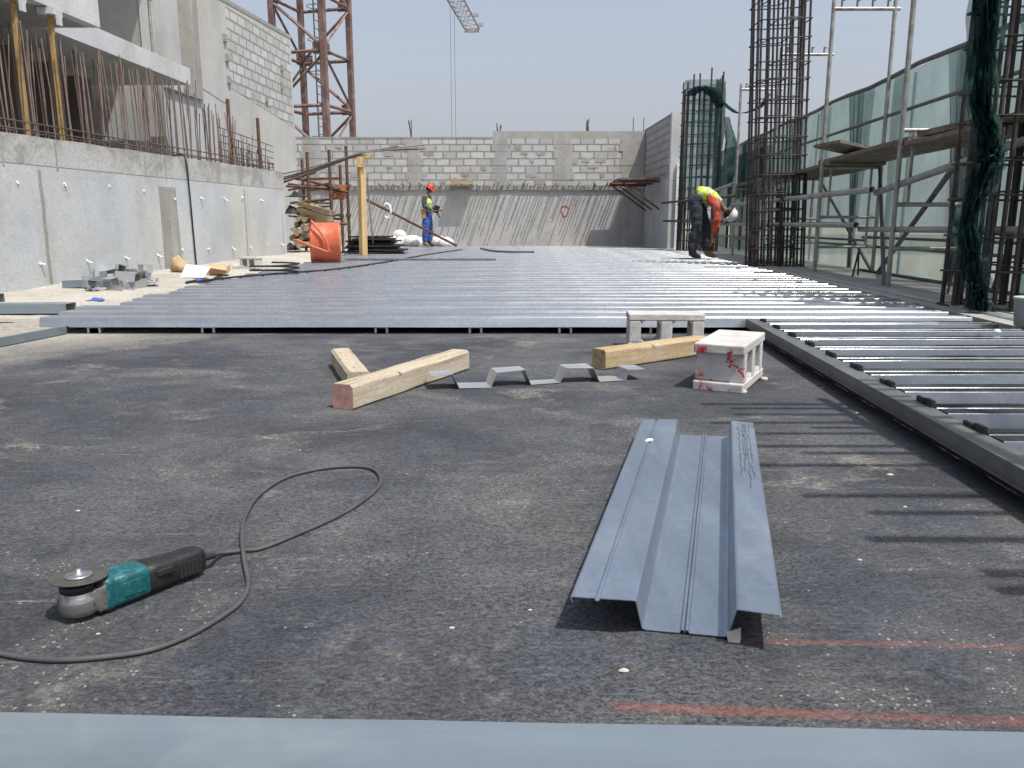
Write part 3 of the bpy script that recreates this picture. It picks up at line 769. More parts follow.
# ------------------------------------------------------------------ tower crane
cr = empty('tower_crane', (-7.6, 33, -1.5), "red lattice tower crane mast rising behind the far left corner, its pale jib high above", "crane")
cx, cy, S = -7.75, 33.0, 1.06
ang = R(-16)
def cc(a, b, z):
    x, y = a*S, b*S
    return Vector((cx + x*math.cos(ang) - y*math.sin(ang), cy + x*math.sin(ang) + y*math.cos(ang), z))
C4 = [(-1,-1),(1,-1),(1,1),(-1,1)]
for a, b in C4:
    m = MB(); p = cc(a,b,-1.5); m.box((p.x,p.y,6.9),(0.20,0.20,16.8),(0,0,ang))
    m.build('mast_leg', M['crane'], cr)
bay = 1.95
for lv in range(-1, 8):
    z = 1.25 + bay*lv
    for i in range(4):
        a, b = C4[i], C4[(i+1) % 4]
        m = MB(); p, q = cc(*a,z), cc(*b,z)
        d = q-p
        m.tube(p+d*0.07,q-d*0.07,0.065,n=4,sm=False)
        up = (z+0.1, z+bay-0.1)
        (s0, s1) = ((a,b) if (lv+i) % 2 == 0 else (b,a))
        p, q = cc(*s0,up[0]), cc(*s1,up[1]); d = q-p
        m.tube(p+d*0.06,q-d*0.06,0.06,n=4,sm=False)
        gp = cc(*s0,up[0]); inw = (cc(*s1,up[0])-gp).normalized()
        m.box(gp+inw*0.28,(0.34,0.03,0.4),(0,0,math.atan2(inw.y,inw.x)))
        m.build('mast_brace', M['crane'], cr)
m = MB()
lx = [cc(0.25,0.1,0), cc(0.25,-0.25,0)]
for p in lx: m.tube((p.x,p.y,-1.4),(p.x,p.y,14.5),0.03,n=6)
for i in range(52): 
    z = -1.2+0.3*i; m.tube((lx[0].x,lx[0].y,z),(lx[1].x,lx[1].y,z),0.016,n=5)
for i in range(12):
    z = 0.5+1.2*i; c0 = (lx[0]+lx[1])/2
    m.path([(c0.x+0.36*math.cos(t),c0.y+0.36*math.sin(t),z) for t in [k*math.pi/4 for k in range(8)]],0.014,n=5,closed=True)
m.build('ladder', M['tube_dark'], cr)
tip = at_y(472, 29, 80.0); base_j = Vector((cx, cy, tip.z))
d = (tip-base_j); L = d.length; d.normalize(); side = Vector((d.y,-d.x,0))
m = MB(); w_, h_ = 0.68, 1.25
def J(t, s_, up): return base_j + d*t + side*(s_*w_) + Vector((0,0,up*h_))
nb = 30
for s_ in (-1,1): m.tube(J(0,s_,0),J(L,s_,0),0.075,n=5)
m.tube(J(0,0,1),J(L,0,1),0.075,n=5)
for i in range(nb):
    t0, t1 = L*i/nb, L*(i+1)/nb
    m.tube(J(t0,-1,0),J(t0,1,0),0.035,n=4); m.tube(J(t0,-1,0),J(t1,1,0),0.03,n=4)
    for s_ in (-1,1): m.tube(J(t0,s_,0),J((t0+t1)/2,0,1),0.032,n=4); m.tube(J((t0+t1)/2,0,1),J(t1,s_,0),0.032,n=4)
m.tube(J(L,-1,0),J(L,1,0),0.06,n=5); m.box(J(L-0.1,0,-0.12),(1.35,0.3,0.3))
for t in (L-1.0, L-4.5): m.box(J(t,1.35,0.1),(0.5,0.2,0.28)); 
m.build('jib', M['jib'], cr)
m = MB()
for px, off in ((451,0.0),(455,0.0)):
    t = 0
    p = at_y(px, 70, 68); 
    m.tube((p.x,p.y,tip.z),(p.x,p.y,3.0),0.016,n=5)
m.build('hoist_rope', M['tube_dark'], cr)
# ================================================================== ribbed steel decking
ZP, ZC, PT = 0.042, 0.106, 0.34
def deck_profile(n):
    P = []
    for k in range(n):
        y = k*PT
        P += [(y+0.003,ZP+0.002),(y+0.0205,ZC-0.0012),(y+0.0215,ZC),(y+0.088,ZC),(y+0.091,ZC-0.003),(y+0.100,ZC-0.003),(y+0.103,ZC),
              (y+0.168,ZC),(y+0.170,ZC-0.002),(y+0.188,ZP+0.002),(y+0.191,ZP),(y+0.255,ZP),(y+0.260,ZP+0.007),(y+0.270,ZP+0.007),(y+0.275,ZP),(y+0.336,ZP)]
    return P
XR = lambda y: 3.02 + K*(y-4.9)
XT = lambda y: at_z(755,320,0.11).x + K*(y-at_z(755,320,0.11).y)       # left edge of the right-hand field
def deck_sheet(y0, n, xl, xr, mat, seed):
    pf_ = deck_profile(n)
    def fn(t, a, z):
        y = y0 + a
        x0, x1 = xl(y), xr(y)
        x = x0 + (x1-x0)*t
        wv = 0.0016*nz(x*1.4, seed*3.1 + a*0.6) + 0.0007*nz(x*6, a*9+seed)
        return Vector((x, y + 0.002*nz(x*0.9, seed), z + wv))
    m_ = MB(); m_.ribbon(pf_, fn, 40, 0.0012)
    return m_.build('deck_sheet', mat)
yF = 5.20
far_lab = "galvanised ribbed deck sheet in the middle of the far field, among identical sheets"
nsh = 18
for i in range(nsh):
    n = 3
    y0 = yF + i*n*PT
    j = [random.uniform(-0.05,0.05) for _ in range(4)]
    xl = lambda y, j=j: -3.12 - 0.03*(y-5.2) - 0.16*(int((y-yF)/PT+1e-4) % 3 - 1)*0.35 + j[0]
    xr_ = lambda y, j=j: XR(y) + j[1]
    if y0 + n*PT > FY - 0.02: n = 2
    o = deck_sheet(y0, n, xl, xr_, M['deck'], i)
    lab = far_lab
    if i == 0: lab = "front deck sheet of the far field, its folded lip facing the dark floor"
    if i == nsh-1: lab = "last galvanised deck sheet at the foot of the far wall"
    tag(o, lab, "deck sheet", "galvanised deck sheets of the far field")
for i in range(4):
    y0 = yF - (i+1)*3*PT
    j = random.uniform(-0.03,0.03)
    o = deck_sheet(y0, 3, lambda y: XT(y)+0.055, lambda y, j=j: XR(y)-0.02+j, M['deck_shiny'], 40+i)
    tag(o, ["bright deck sheet of the right hand field adjoining the far field",
            "bright deck sheet in the right hand field, second from the far field",
            "bright deck sheet leaving the right border, third from the far field",
            "nearest bright deck sheet of the right hand field, at the right border"][i], "deck sheet", "bright deck sheets on the right")
# stools under the front edge
for i, x in enumerate([-2.75,-2.0,-0.86,-0.24,0.35,0.95]):
    m = MB(); m.bb(x-0.03,x+0.03,yF+0.03,yF+0.12,0.002,0.036); m.bb(x-0.045,x+0.045,yF+0.03,yF+0.034,0.002,0.0385); m.bb(x-0.045,x+0.045,yF+0.036,yF+0.12,0.0365,0.0395)
    tag(m.build('deck_stool', M['galv_grey']), "small steel packer under the front edge of the far deck", "packer", "steel packers under the deck edge")
# edge trim along the right-hand field
ya, yb = 1.0, yF-0.02
tr = empty('edge_trim', (XT(3), 3, 0.0), "dark grey edge trim along the right hand deck with black rib fillers", "edge trim")
m = MB()
m.slant(XT(ya)-0.03, XT(ya)+0.05, ya, yb, 0.092, 0.104)
m.slant(XT(ya)-0.03, XT(ya)-0.024, ya, yb, 0.052, 0.0915)
m.slant(XT(ya)-0.037, XT(ya)-0.0305, ya, yb, 0.052, 0.058)
m.slant(XT(ya)-0.034, XT(ya)-0.0302, ya, yb, 0.070, 0.074)
m.build('trim_angle', M['trim_dark'], tr)
for k in range(13):
    y = yF - 0.34*k - 0.17
    if y < ya+0.1: break
    m = MB(); L = 0.115
    m.slant(XT(y)+0.038, XT(y)+0.050, y-L/2, y-0.002, 0.1045, 0.124+random.uniform(-0.003,0.003))
    m.slant(XT(y)+0.039, XT(y)+0.050, y+0.002, y+L/2, 0.1045, 0.121+random.uniform(-0.004,0.003))
    m.build('rib_filler', M['black'], tr)
m = MB(); m.slant(XT(ya)+0.026, XT(ya)+0.030, ya, yb, 0.003, 0.0915); m.build('gap_shade_plate', M['black'], tr)  # added black plate, stops light leaking through and paints the gap's shade
# pale flashing along the outer edge of the deck
m = MB(); m.slant(3.17, 3.25, 4.3, 22.5, 0.0955, 0.1075)
tag(m.build('edge_flashing', M['galv_grey']), "long pale metal flashing along the outer edge of the deck beside the scaffold", "flashing")

# things lying on the far deck
a, b = at_z(345,259.5,0.12), at_z(496,259.5,0.12)
m = MB(); m.tube(a,b,0.022,n=8); tag(m.build('steel_bar', M['tube_dark']), "straight grey steel bar lying on the deck before the standing worker", "bar")
a, b = at_z(481,248.6,0.12), at_z(534,252.3,0.12)
m = MB(); m.path(spline([a, at_z(497,251.5,0.12), b],6),0.03,n=6); tag(m.build('steel_offcut', M['tube_dark']), "short dark bent bar on the deck near the far wall", "bar")
pts = [at_z(x,y,0.118) for x,y in ((186,283),(235,277),(285,273),(335,269),(385,262),(430,254),(462,249.5))]
m = MB(); m.path(spline(pts,8),0.012,n=6); tag(m.build('deck_cable', M['black']), "black cable trailing over the deck from the left edge to the standing worker", "cable")

# ================================================================== loose pieces on the floor
# profiled sheet in the foreground
P = lambda px,py,z: at_z(px,py,z)
zw, zp = 0.072, 0.004
near = [P(569.8,596.4,zw), P(635.8,600.4,zw), P(642.6,629.2,zp), P(727.2,637,zp), P(737,608.9,zw), P(782.8,615.7,zw)]
far = [P(641.6,419.3,zw), P(677.8,419.3,zw), P(681.0,434.9,zp), P(729.0,436.6,zp), P(731.3,421,zw), P(754,423,zw)]
ws = empty('profiled_sheet', ((near[2]+far[3])/2*1.0), "bluish galvanised profiled sheet lying alone with a low centre pan and two raised wings", "steel sheet")
ws.location.z = 0
def lerp(a,b,t): return a+(b-a)*t
def cross(sec):
    out = []
    def seg(a,b,ts): out.extend([lerp(a,b,t) for t in ts])
    L0,L1,P0,P1,R0,R1 = sec
    up = Vector((0,0,1))
    out += [L0+Vector((0.004,0,-0.012)), L0+Vector((0.001,0,-0.002)), L0+Vector((0.006,0,0))]
    for t,dz in ((0.30,0),(0.38,0),(0.40,-0.005),(0.44,-0.005),(0.46,0),(0.95,0)): out.append(lerp(L0,L1,t)+up*dz)
    out += [lerp(L1,P0,0.03), lerp(L1,P0,0.96)]
    for t,dz in ((0.04,0),(0.44,0),(0.46,0.006),(0.49,0.006),(0.50,0.002),(0.51,0.006),(0.54,0.006),(0.56,0),(0.96,0)): out.append(lerp(P0,P1,t)+up*dz)
    out += [lerp(P1,R0,0.04), lerp(P1,R0,0.97)]
    for t in (0.05,0.94): out.append(lerp(R0,R1,t))
    out += [R1+Vector((-0.0005,0,-0.003)), R1+Vector((0.001,0,-0.014))]
    return out
def sheet_fn(shift):
    A, B = cross(near), cross(far)
    return A, B
A, B = cross(near), cross(far)
m = MB(); n = 30; th = 0.0016; vs = []; K2 = len(A)
for k in range(n+1):
    row = [lerp(a,b,k/n) + Vector((0,0,0.0012*nz(k*0.35,i*0.3))) for i,(a,b) in enumerate(zip(A,B))]
    low = []
    for i in range(K2):
        dd = (row[min(i+1,K2-1)]-row[max(i-1,0)]).normalized()
        low.append(row[i] + Vector((dd.z,0,-dd.x)).normalized()*th)
    vs += row + low[::-1]
q = 2*K2
fs = [(k*q+i,k*q+(i+1)%q,(k+1)*q+(i+1)%q,(k+1)*q+i) for k in range(n) for i in range(q)]
for k in (0,n): fs += [(k*q+i,k*q+i+1,k*q+q-2-i,k*q+q-1-i) for i in range(K2-1)]
m.add(vs,fs); m.build('sheet_body', M['galv'], ws)
# water stains on the right wing (dark wandering lines)
m = MB()
for k,(tt,t1) in enumerate(((0.30,0.50),(0.45,0.46),(0.60,0.58),(0.72,0.50),(0.52,0.36))):
    pts = []
    for i in range(40):
        t = 1 - 0.015 - t1*0.85*i/39
        w = tt + 0.09*nz(i*0.33,k*5.0) + 0.04*nz(i*0.9,k*2.0+9)
        p = lerp(lerp(near[4],near[5],w),lerp(far[4],far[5],w),t)
        pts.append(p+Vector((0,0,0.0009)))
    m.path(pts,[0.0008+0.0022*abs(nz(i*0.5,k+20)) for i in range(40)],n=4)
m.build('oxide_stain', M['trim_dark'], ws)
m = MB()
for a_,t,rr in ((0.42,0.80,0.010),(0.36,0.79,0.007)):
    p = lerp(lerp(near[0],near[1],a_),lerp(far[0],far[1],a_),t); m.lathe([(rr,0.0005),(rr*0.8,0.003),(0.001,0.004)],p,n=9)
m.build('lime_splash', M['paper'], ws)

# coated flashing right in front of the camera
a, b = at_z(-60,710,0.05), at_z(1090,731.5,0.05)
m = MB(); nn = 40
def ff(t, s_, z):
    p = lerp(a,b,t)
    return Vector((p.x, p.y - s_, z + 0.0015*nz(t*5,s_*6) ))
m.ribbon([(0.001,0.003),(0.0,0.047),(0.003,0.05),(0.10,0.0505),(0.20,0.050),(0.30,0.0495),(0.303,0.046),(0.305,0.003)], ff, nn, 0.0015)
tag(m.build('flat_flashing', M['flash']), "long flat blue grey metal flashing across the bottom of the picture", "flashing")

# grinder ------------------------------------------------------------
gd0, gd1 = at_z(77,576,0.079), at_z(197,557.5,0.035)
hd = Vector((gd0.x, gd0.y, 0)); dirv = Vector((gd1.x-gd0.x, gd1.y-gd0.y, 0)); GL = dirv.length
rz = math.atan2(dirv.y, dirv.x)
sc_ = GL/0.232
gr = empty('angle_grinder', hd, "teal and black angle grinder lying with its worn disc facing up", "grinder", rz=rz)
gr.scale = (sc_, sc_, sc_)
def rbox(x0,x1,w0,h0,w1,h1,zc0,zc1,ex=4.0,n=20,k=6):    # super-ellipse loft along x
    vs = []
    for j in range(k+1):
        t = j/k; w = w0+(w1-w0)*t; h = h0+(h1-h0)*t; zc = zc0+(zc1-zc0)*t; x = x0+(x1-x0)*t
        for i in range(n):
            a_ = 2*math.pi*i/n; c, s = math.cos(a_), math.sin(a_)
            vs.append((x, w/2*math.copysign(abs(c)**(2/ex),c), zc+h/2*math.copysign(abs(s)**(2/ex),s)))
    fs = [(j*n+i,j*n+(i+1)%n,(j+1)*n+(i+1)%n,(j+1)*n+i) for j in range(k) for i in range(n)]
    return vs, fs + [tuple(range(n-1,-1,-1)), tuple(range(k*n,k*n+n))]
def loft(m, secs, ex, n=24, mi=0):
    vs = []
    for x,w,h,zc in secs:
        for i in range(n):
            a_ = 2*math.pi*i/n; c, s = math.cos(a_), math.sin(a_)
            vs.append((x, w/2*math.copysign(abs(c)**(2/ex),c), zc+h/2*math.copysign(abs(s)**(2/ex),s)))
    k = len(secs)-1
    fs = [(j*n+i,j*n+(i+1)%n,(j+1)*n+(i+1)%n,(j+1)*n+i) for j in range(k) for i in range(n)]
    m.add(vs, fs, mi, True); m.add(vs[:n],[tuple(range(n-1,-1,-1))],mi); m.add(vs[-n:],[tuple(range(n))],mi)
# motor housing
m = MB()
loft(m, [(0.030,0.062,0.058,0.036),(0.034,0.070,0.066,0.036),(0.046,0.071,0.067,0.036),(0.0475,0.067,0.063,0.036),(0.056,0.065,0.060,0.036),(0.0575,0.068,0.062,0.036),
         (0.075,0.067,0.061,0.036),(0.112,0.063,0.058,0.035),(0.117,0.061,0.056,0.035)], 5)
m.build('motor_housing', M['teal'], gr, local=True)
m = MB(); m.box((0.083,-0.0325,0.036),(0.045,0.004,0.028)); m.build('name_plate', M['teal'], gr, local=True, bevel=0.001)
m = MB()
loft(m, [(0.116,0.058,0.056,0.035),(0.120,0.064,0.060,0.035),(0.135,0.062,0.060,0.034),(0.165,0.054,0.056,0.033),(0.195,0.050,0.056,0.033),(0.222,0.049,0.055,0.0325),(0.236,0.045,0.050,0.032),(0.241,0.036,0.040,0.032)], 3.6)
hdl = m.build('rear_handle', M['handle'], gr, local=True)
for sgn in (-1,1):
    m = MB(); m.box((0.2015, sgn*0.0255, 0.030),(0.047,0.002,0.030))
    for k in range(6): m.box((0.180+0.0085*k, sgn*0.0265, 0.030),(0.0035,0.003,0.026))
    m.build('vent_grille', M['black'], hdl, local=True)
m = MB(); m.box((0.147,-0.030,0.044),(0.034,0.008,0.013)); m.build('slide_switch', M['black'], hdl, local=True, bevel=0.002)
m = MB(); m.path([(0.238,0,0.031),(0.252,0,0.030),(0.272,0.002,0.026)],[0.0095,0.0085,0.0065],n=12); m.build('cable_boot', M['black'], gr, local=True)
# gear head
m = MB()
m.lathe([(0.020,0.008),(0.030,0.011),(0.0335,0.018),(0.0335,0.040),(0.031,0.043),(0.031,0.052),(0.028,0.054)], (0,0,0), n=32)
loft(m, [(0.0,0.056,0.040,0.030),(0.012,0.060,0.046,0.033),(0.024,0.066,0.058,0.036),(0.0315,0.070,0.064,0.036),(0.0335,0.070,0.064,0.036)], 5)
m.build('gear_case', M['alu'], gr, local=True)
for y_ in (-0.029,0.029):
    for z_ in (0.012,0.060):
        m = MB(); m.tube((0.018,y_,z_),(0.0345,y_,z_),0.0042,n=8); m.build('case_screw', M['black'], gr, local=True)
for s_ in (-1,1):
    m = MB(); m.tube((0.006,s_*0.026,0.030),(0.006,s_*0.0335,0.030),0.006,n=10); m.build('side_socket', M['black'], gr, local=True)
m = MB(); m.lathe([(0.0345,0.020),(0.0352,0.024),(0.0352,0.036),(0.0345,0.039)],(-0.001,0,0),n=32); m.build('head_band', M['trim_dark'], gr, local=True)
m = MB(); m.lathe([(0.029,0.0545),(0.031,0.0555),(0.031,0.067),(0.026,0.0685),(0.020,0.069),(0.020,0.0735)],(0,0,0),n=32); m.build('spindle_collar', M['handle'], gr, local=True)
tl = Euler((R(-2.4),R(3.2),0)).to_matrix()
m = MB(); m.lathe([(0.0085,0.0740),(0.0485,0.0742),(0.0490,0.0753),(0.0485,0.0764),(0.0085,0.0768)],(0,0,0.0),tl,n=56,sm=False); m.build('disc', M['disc'], gr, local=True)
m = MB(); m.lathe([(0.0,0.0769),(0.0235,0.0770),(0.0235,0.0798),(0.0205,0.0813),(0.012,0.0815),(0.011,0.0843),(0.006,0.0846),(0.0056,0.0885),(0.0035,0.0905),(0.0,0.0906)],(0,0,0),tl,n=32); m.build('flange_nut', M['steel'], gr, local=True)
# its cable
tail = Matrix.Rotation(rz,3,'Z') @ (Vector((0.268,0.002,0.027))*sc_) + hd
px_ = [(222,553),(243,550.5),(262,548),(300,533),(340,515),(368,497),(380.5,482),(374,470),(355,466.5),(320,469),(285,478),(258,496),(245.5,516),(242,535),(244,560),(248,584),(241,601),(224,615),(190,635),(150,650),(100,657.5),(50,660),(0,653.5),(-60,636),(-160,600)]
pts = [tail]
for i,(x,y) in enumerate(px_):
    z = 0.0055
    if i == 0: z = 0.010
    if 11 <= i <= 13: z = 0.0085
    if i == 12.: z = 0.012
    if i == 13: z = 0.0125
    if i == 14: z = 0.009
    pts.append(at_z(x,y,z))
m = MB(); m.path(spline(pts,8),0.0047,n=10)
tag(m.build('grinder_cable', M['cable']), "looped dusty grey power cable trailing from the grinder out of the left border", "cable")

# timbers ------------------------------------------------------------
def timber(name, p0, p1, w, h, mats, label, z0=0.001, endmat=False, seed=0, tip=(0,0)):
    d = Vector((p1[0]-p0[0],p1[1]-p0[1],0)); L = d.length
    n = 14; vs = []
    for k in range(n+1):
        x = L*k/n
        for (yy,zz) in ((-w/2+.008,0),(w/2-.008,0),(w/2,.008),(w/2,h-.010),(w/2-.010,h),(-w/2+.012,h),(-w/2,h-.012),(-w/2,.008)):
            vs.append((x + (tip[0] if k==0 else tip[1])*zz, yy+0.0035*nz(x*5,yy*30,seed), max(0,zz+0.0035*nz(x*5,zz*30+yy*50,seed+5)) + 0))
    fs = [(k*8+i,k*8+(i+1)%8,(k+1)*8+(i+1)%8,(k+1)*8+i) for k in range(n) for i in range(8)]
    m_ = MB(); m_.add(vs,fs); m_.add(vs[:8],[tuple(range(7,-1,-1))],1 if endmat else 0); m_.add(vs[-8:],[tuple(range(8))])
    o = m_.build(name, mats, loc=(p0[0],p0[1],z0), rot=(0,0,math.atan2(d.y,d.x)))
    return tag(o, label, "timber")
timber('timber_beam', (-0.655,3.02), (-0.255,3.90), 0.098, 0.098, [M['timber'],M['redend']], "long squared timber beam with a red painted end lying beside the short timber", endmat=True, seed=1)
timber('timber_offcut', (-0.87,4.02), (-0.655,3.36), 0.098, 0.085, [M['timber'],M['timber']], "short squared timber offcut half hidden behind the long red ended beam", seed=8)
timber('timber_beam', (0.430,3.905), (1.06,4.40), 0.098, 0.098, [M['timber2'],M['timber2']], "yellowish timber beam between the bare grey block and the paint splashed block", seed=15)

# offcut of deck profile, standing as a zigzag -----------------------
o0, o1 = at_z(432,390.5,0.0), at_z(634,380.5,0.0)
d = o1-o0; L = d.length; rz_ = math.atan2(d.y,d.x)
pz = [(0.0,0.058),(0.10,0.066),(0.105,0.063),(0.135,0.004),(0.140,0.001)]
base_ = 0.135
prof = [(0,0.060),(0.093,0.064),(0.120,0.002),(0.262,0.002),(0.288,0.066),(0.42,0.070),(0.448,0.002),(0.585,0.002),(0.612,0.068),(0.742,0.066),(0.770,0.003),(0.90,0.002),(0.905,0.050),(0.99,0.050)]
kx = (L+0.05)/0.99
prof = [(x*kx,z) for x,z in prof]
m = MB(); m.ribbon(prof, lambda t,a_,z: Vector((a_, 0.11*t + 0.012*math.sin(a_*9)*(1 if t>0.5 else -0.6), z+0.004*nz(a_*6,t*3)+0.002)), 3, 0.0015)
tag(m.build('profile_offcut', M['galv_grey'], loc=(o0.x,o0.y,0), rot=(0,0,rz_)), "narrow zigzag offcut of deck profile lying in front of the timbers", "offcut")

# hollow blocks ------------------------------------------------------
def hollow_block(mb, L, W, Hh, sh, wb, rec):
    # cores run along x (width); y is the length; shells are top and bottom slabs
    mb.bb(-W/2,W/2,-L/2,L/2,0,sh); mb.bb(-W/2,W/2,-L/2,L/2,Hh-sh,Hh)
    e = 0.0015
    for y0 in (-L/2+rec, -wb/2, L/2-rec-wb):
        mb.bb(-W/2+e,W/2-e,y0,y0+wb,sh,Hh-sh)
        for zz, s_ in ((sh,1),(Hh-sh,-1)):           # fillets where web meets shell
            for yy, t_ in ((y0,-1),(y0+wb,1)):
                f_ = 0.022
                if (abs(y0+L/2-rec) < 1e-6 and t_ < 0) or (abs(y0-(L/2-rec-wb)) < 1e-6 and t_ > 0): continue
                tri = [(yy,zz),(yy+t_*f_,zz),(yy,zz+s_*f_)]
                vs_ = [(-W/2+e*2,a_,b_) for a_,b_ in tri]+[(W/2-e*2,a_,b_) for a_,b_ in tri]
                mb.add(vs_,[(0,1,2),(3,5,4),(0,3,4,1),(1,4,5,2),(2,5,3,0)])
m = MB(); hollow_block(m, 0.40, 0.215, 0.205, 0.040, 0.046, 0.026)
pbl = at_z(690,391,0); pbr = at_z(742,394.5,0)
o = m.build('concrete_block', M['block_paint'], loc=(0.975,3.53,0.006), rot=(R(2.0),0,R(-29)), bevel=0.005)
tag(o, "pale hollow concrete block splashed with red paint, nearest of the blocks", "block", "hollow concrete blocks")
for x,y,lb in ((0.98,3.33,"grey mortar crumb under the front corner of the paint splashed block"),(1.16,3.62,"grey mortar crumb under the far corner of the paint splashed block")):
    m = MB(); m.lathe([(0.018,0),(0.021,0.006),(0.015,0.012)],(x,y,0),n=8)
    tag(m.build('mortar_crumb', M['stone']), lb, "mortar")
m = MB(); hollow_block(m, 0.43, 0.19, 0.205, 0.040, 0.066, 0.004)
o = m.build('concrete_block', M['block'], loc=(0.885,4.62,0.0), rot=(0,0,R(90-3)), bevel=0.007)
tag(o, "bare grey hollow block standing by the deck edge with two open cores facing us", "block", "hollow concrete blocks")

# stone chip by the sheet, litter
def chip(p, s, label, mat, group=None, name='stone_chip', cat='chip', flat=0.5):
    m_ = MB(); pr = []
    n = 7
    vs = []
    for (rr,zz) in ((0.85,0),(1.0,0.35),(0.55,1.0)):
        for i in range(n):
            a_ = 2*math.pi*i/n
            q = rr*(1+0.35*nz(i*1.3,p[0]*40,rr))
            vs.append((p[0]+s*q*math.cos(a_), p[1]+s*q*math.sin(a_)*0.7, p[2]+s*flat*zz))
    fs = [(j*n+i,j*n+(i+1)%n,(j+1)*n+(i+1)%n,(j+1)*n+i) for j in range(2) for i in range(n)]+[tuple(range(n-1,-1,-1)),tuple(range(2*n,3*n))]
    m_.add(vs,fs); return tag(m_.build(name, mat), label, cat, group)
q_ = at_z(736,641,0)
m = MB(); m.hexa([q_+Vector(v)*1.15 for v in ((-.013,-.004,.0),(.004,-.008,.0),(.010,.008,.0),(-.008,.010,.0),(-.016,.0,.014),(.001,-.003,.021),(.009,.008,.018),(-.010,.011,.012))])
tag(m.build('stone_chip', M['stone'], bevel=0.001), "buff stone wedge against the front corner of the loose profiled sheet", "chip")
spots = [(624,671,.009),(78,511,.006),(38,448,.004),(346,393,.005),(759,489,.009),(726,475,.004),(98,634,.004),(857,413,.008),(822,388,.006),(474,357,.005),(905,507,.006),(452,628,.005),
         (860,560,.005),(530,610,.004),(300,450,.004),(890,475,.010)]
for x,y,s in spots:
    chip(at_z(x,y,0), s, "tiny pale crumb of mortar scattered on the dark membrane floor", M['stone'], "mortar crumbs on the floor", 'mortar_crumb', 'crumb', 0.4)
# ================================================================== column cages
CW, CD, CH = 0.68, 0.50, 4.25
def cage(loc, label):
    root = empty('column_cage', loc, label, "rebar cage", "column rebar cages")
    L = Vector(loc); pos = []
    for i in range(7):
        pos += [(CW*i/6, 0), (CW*i/6, CD)]
    pos += [(0,CD*0.33),(0,CD*0.67),(CW,CD*0.33),(CW,CD*0.67)]
    for i,(x,y) in enumerate(pos):
        m = MB(); top = CH + random.uniform(-0.25,0.3)
        m.tube(L+Vector((x+random.uniform(-.012,.012),y,-0.05)),L+Vector((x+random.uniform(-.02,.02),y+random.uniform(-.02,.02),top)),0.0165,n=7)
        if i % 3 == 0: m.tube(L+Vector((x+0.035,y+0.01,-0.05)),L+Vector((x+0.03,y+0.01,1.25+random.uniform(-.1,.2))),0.0165,n=7)
        m.build('vertical_bar', M['cage'], root)
    nt = 16
    for k in range(nt):
        z = 0.10 + 0.262*k + random.uniform(-0.02,0.02)
        t1, t2 = random.uniform(-0.03,0.03), random.uniform(-0.02,0.02)
        m = MB(); e = 0.022
        m.path([L+Vector(p) for p in ((-e,-e,z),(CW*0.5,-e-0.004,z+t1*0.5),(CW+e,-e,z+t1),(CW+e,CD+e,z+t1+t2),(CW*0.5,CD+e,z+t2+0.5*t1),(-e,CD+e,z+t2))],0.009,n=6,closed=True)
        a_ = 1 + k % 2
        m.path([L+Vector(p) for p in ((CW*a_/5,-e,z+0.02),(CW*(a_+2)/5,-e,z+0.025),(CW*(a_+2)/5,CD+e,z+0.045),(CW*a_/5,CD+e,z+0.04))],0.008,n=6,closed=True)
        m.build('tie', M['cage'], root)
    return root
c1 = cage((3.33,5.70,0.0), "nearest rebar column cage at the right border, hung with dark green net")
c2 = cage((3.62,12.0,0.0), "bare rebar column cage standing just right of the bending worker")
c3 = copy_tree(c1); c3.location = (3.96,19.0,0.0); c3.scale = (1.18,1.0,0.92); c2.rotation_euler = (0,-R(1.9),0); c3['label'] = "far rebar column cage wrapped in green net behind the bending worker"

def drape(name, mat, label, path, rad, seed, cat="net", n=18, group=None):
    """A gathered, crumpled length of netting hanging along a path."""
    pts = spline(path, 7); N_ = len(pts); rr = []
    for i in range(N_):
        t = i/(N_-1)*(len(rad)-1); k = min(int(t), len(rad)-2); rr.append(rad[k]+(rad[k+1]-rad[k])*(t-k))
    vs = []
    for i,(p,r_) in enumerate(zip(pts,rr)):
        for k in range(n):
            a_ = 2*math.pi*k/n
            f_ = 1 + 0.7*nz(2.5*math.cos(a_)+seed,2.5*math.sin(a_),i*0.28) + 0.6*nz(6*math.cos(a_),6*math.sin(a_)+seed,i*0.55)
            vs.append(p + Vector((math.cos(a_)*r_*f_, math.sin(a_)*r_*f_*0.7, 0.02*nz(i*0.5,k*0.9,seed))))
    m_ = MB(); m_.add(vs,[(i*n+k,i*n+(k+1)%n,(i+1)*n+(k+1)%n,(i+1)*n+k) for i in range(N_-1) for k in range(n)],0,True)
    return tag(m_.build(name, mat), label, cat, group)
def ribbon_net(parent, mat, path, width, seed, amp=0.09, nu=16):
    pts = spline(path, 9); N_ = len(pts)
    def fn(u, v):
        i = min(N_-1, int(v*(N_-1)+0.5)); p = pts[i]; k_ = v*N_
        wd = width*(1+0.7*nz(k_*0.11,seed)+0.35*nz(k_*0.45,seed+4))
        fold = amp*nz(u*7,k_*0.16,seed)+0.5*amp*nz(u*15,k_*0.4,seed+7)
        return p + Vector((wd*(u-0.5)+0.35*fold, fold, 0.03*nz(u*5,k_*0.5,seed+2)))
    m_ = MB(); m_.grid(fn, nu, N_-1); return m_.build('net_fold', mat, parent)
gp_ = [at_y(x,y,5.6) for x,y in ((985,-25),(984,40),(980,100),(987,138),(988,158),(977,190),(966,225),(970,262),(977,290),(978,310))]
gn = empty('debris_net', (gp_[-1].x, 5.6, 0.1), "dark green net gathered down the left side of the nearest rebar cage", "net")
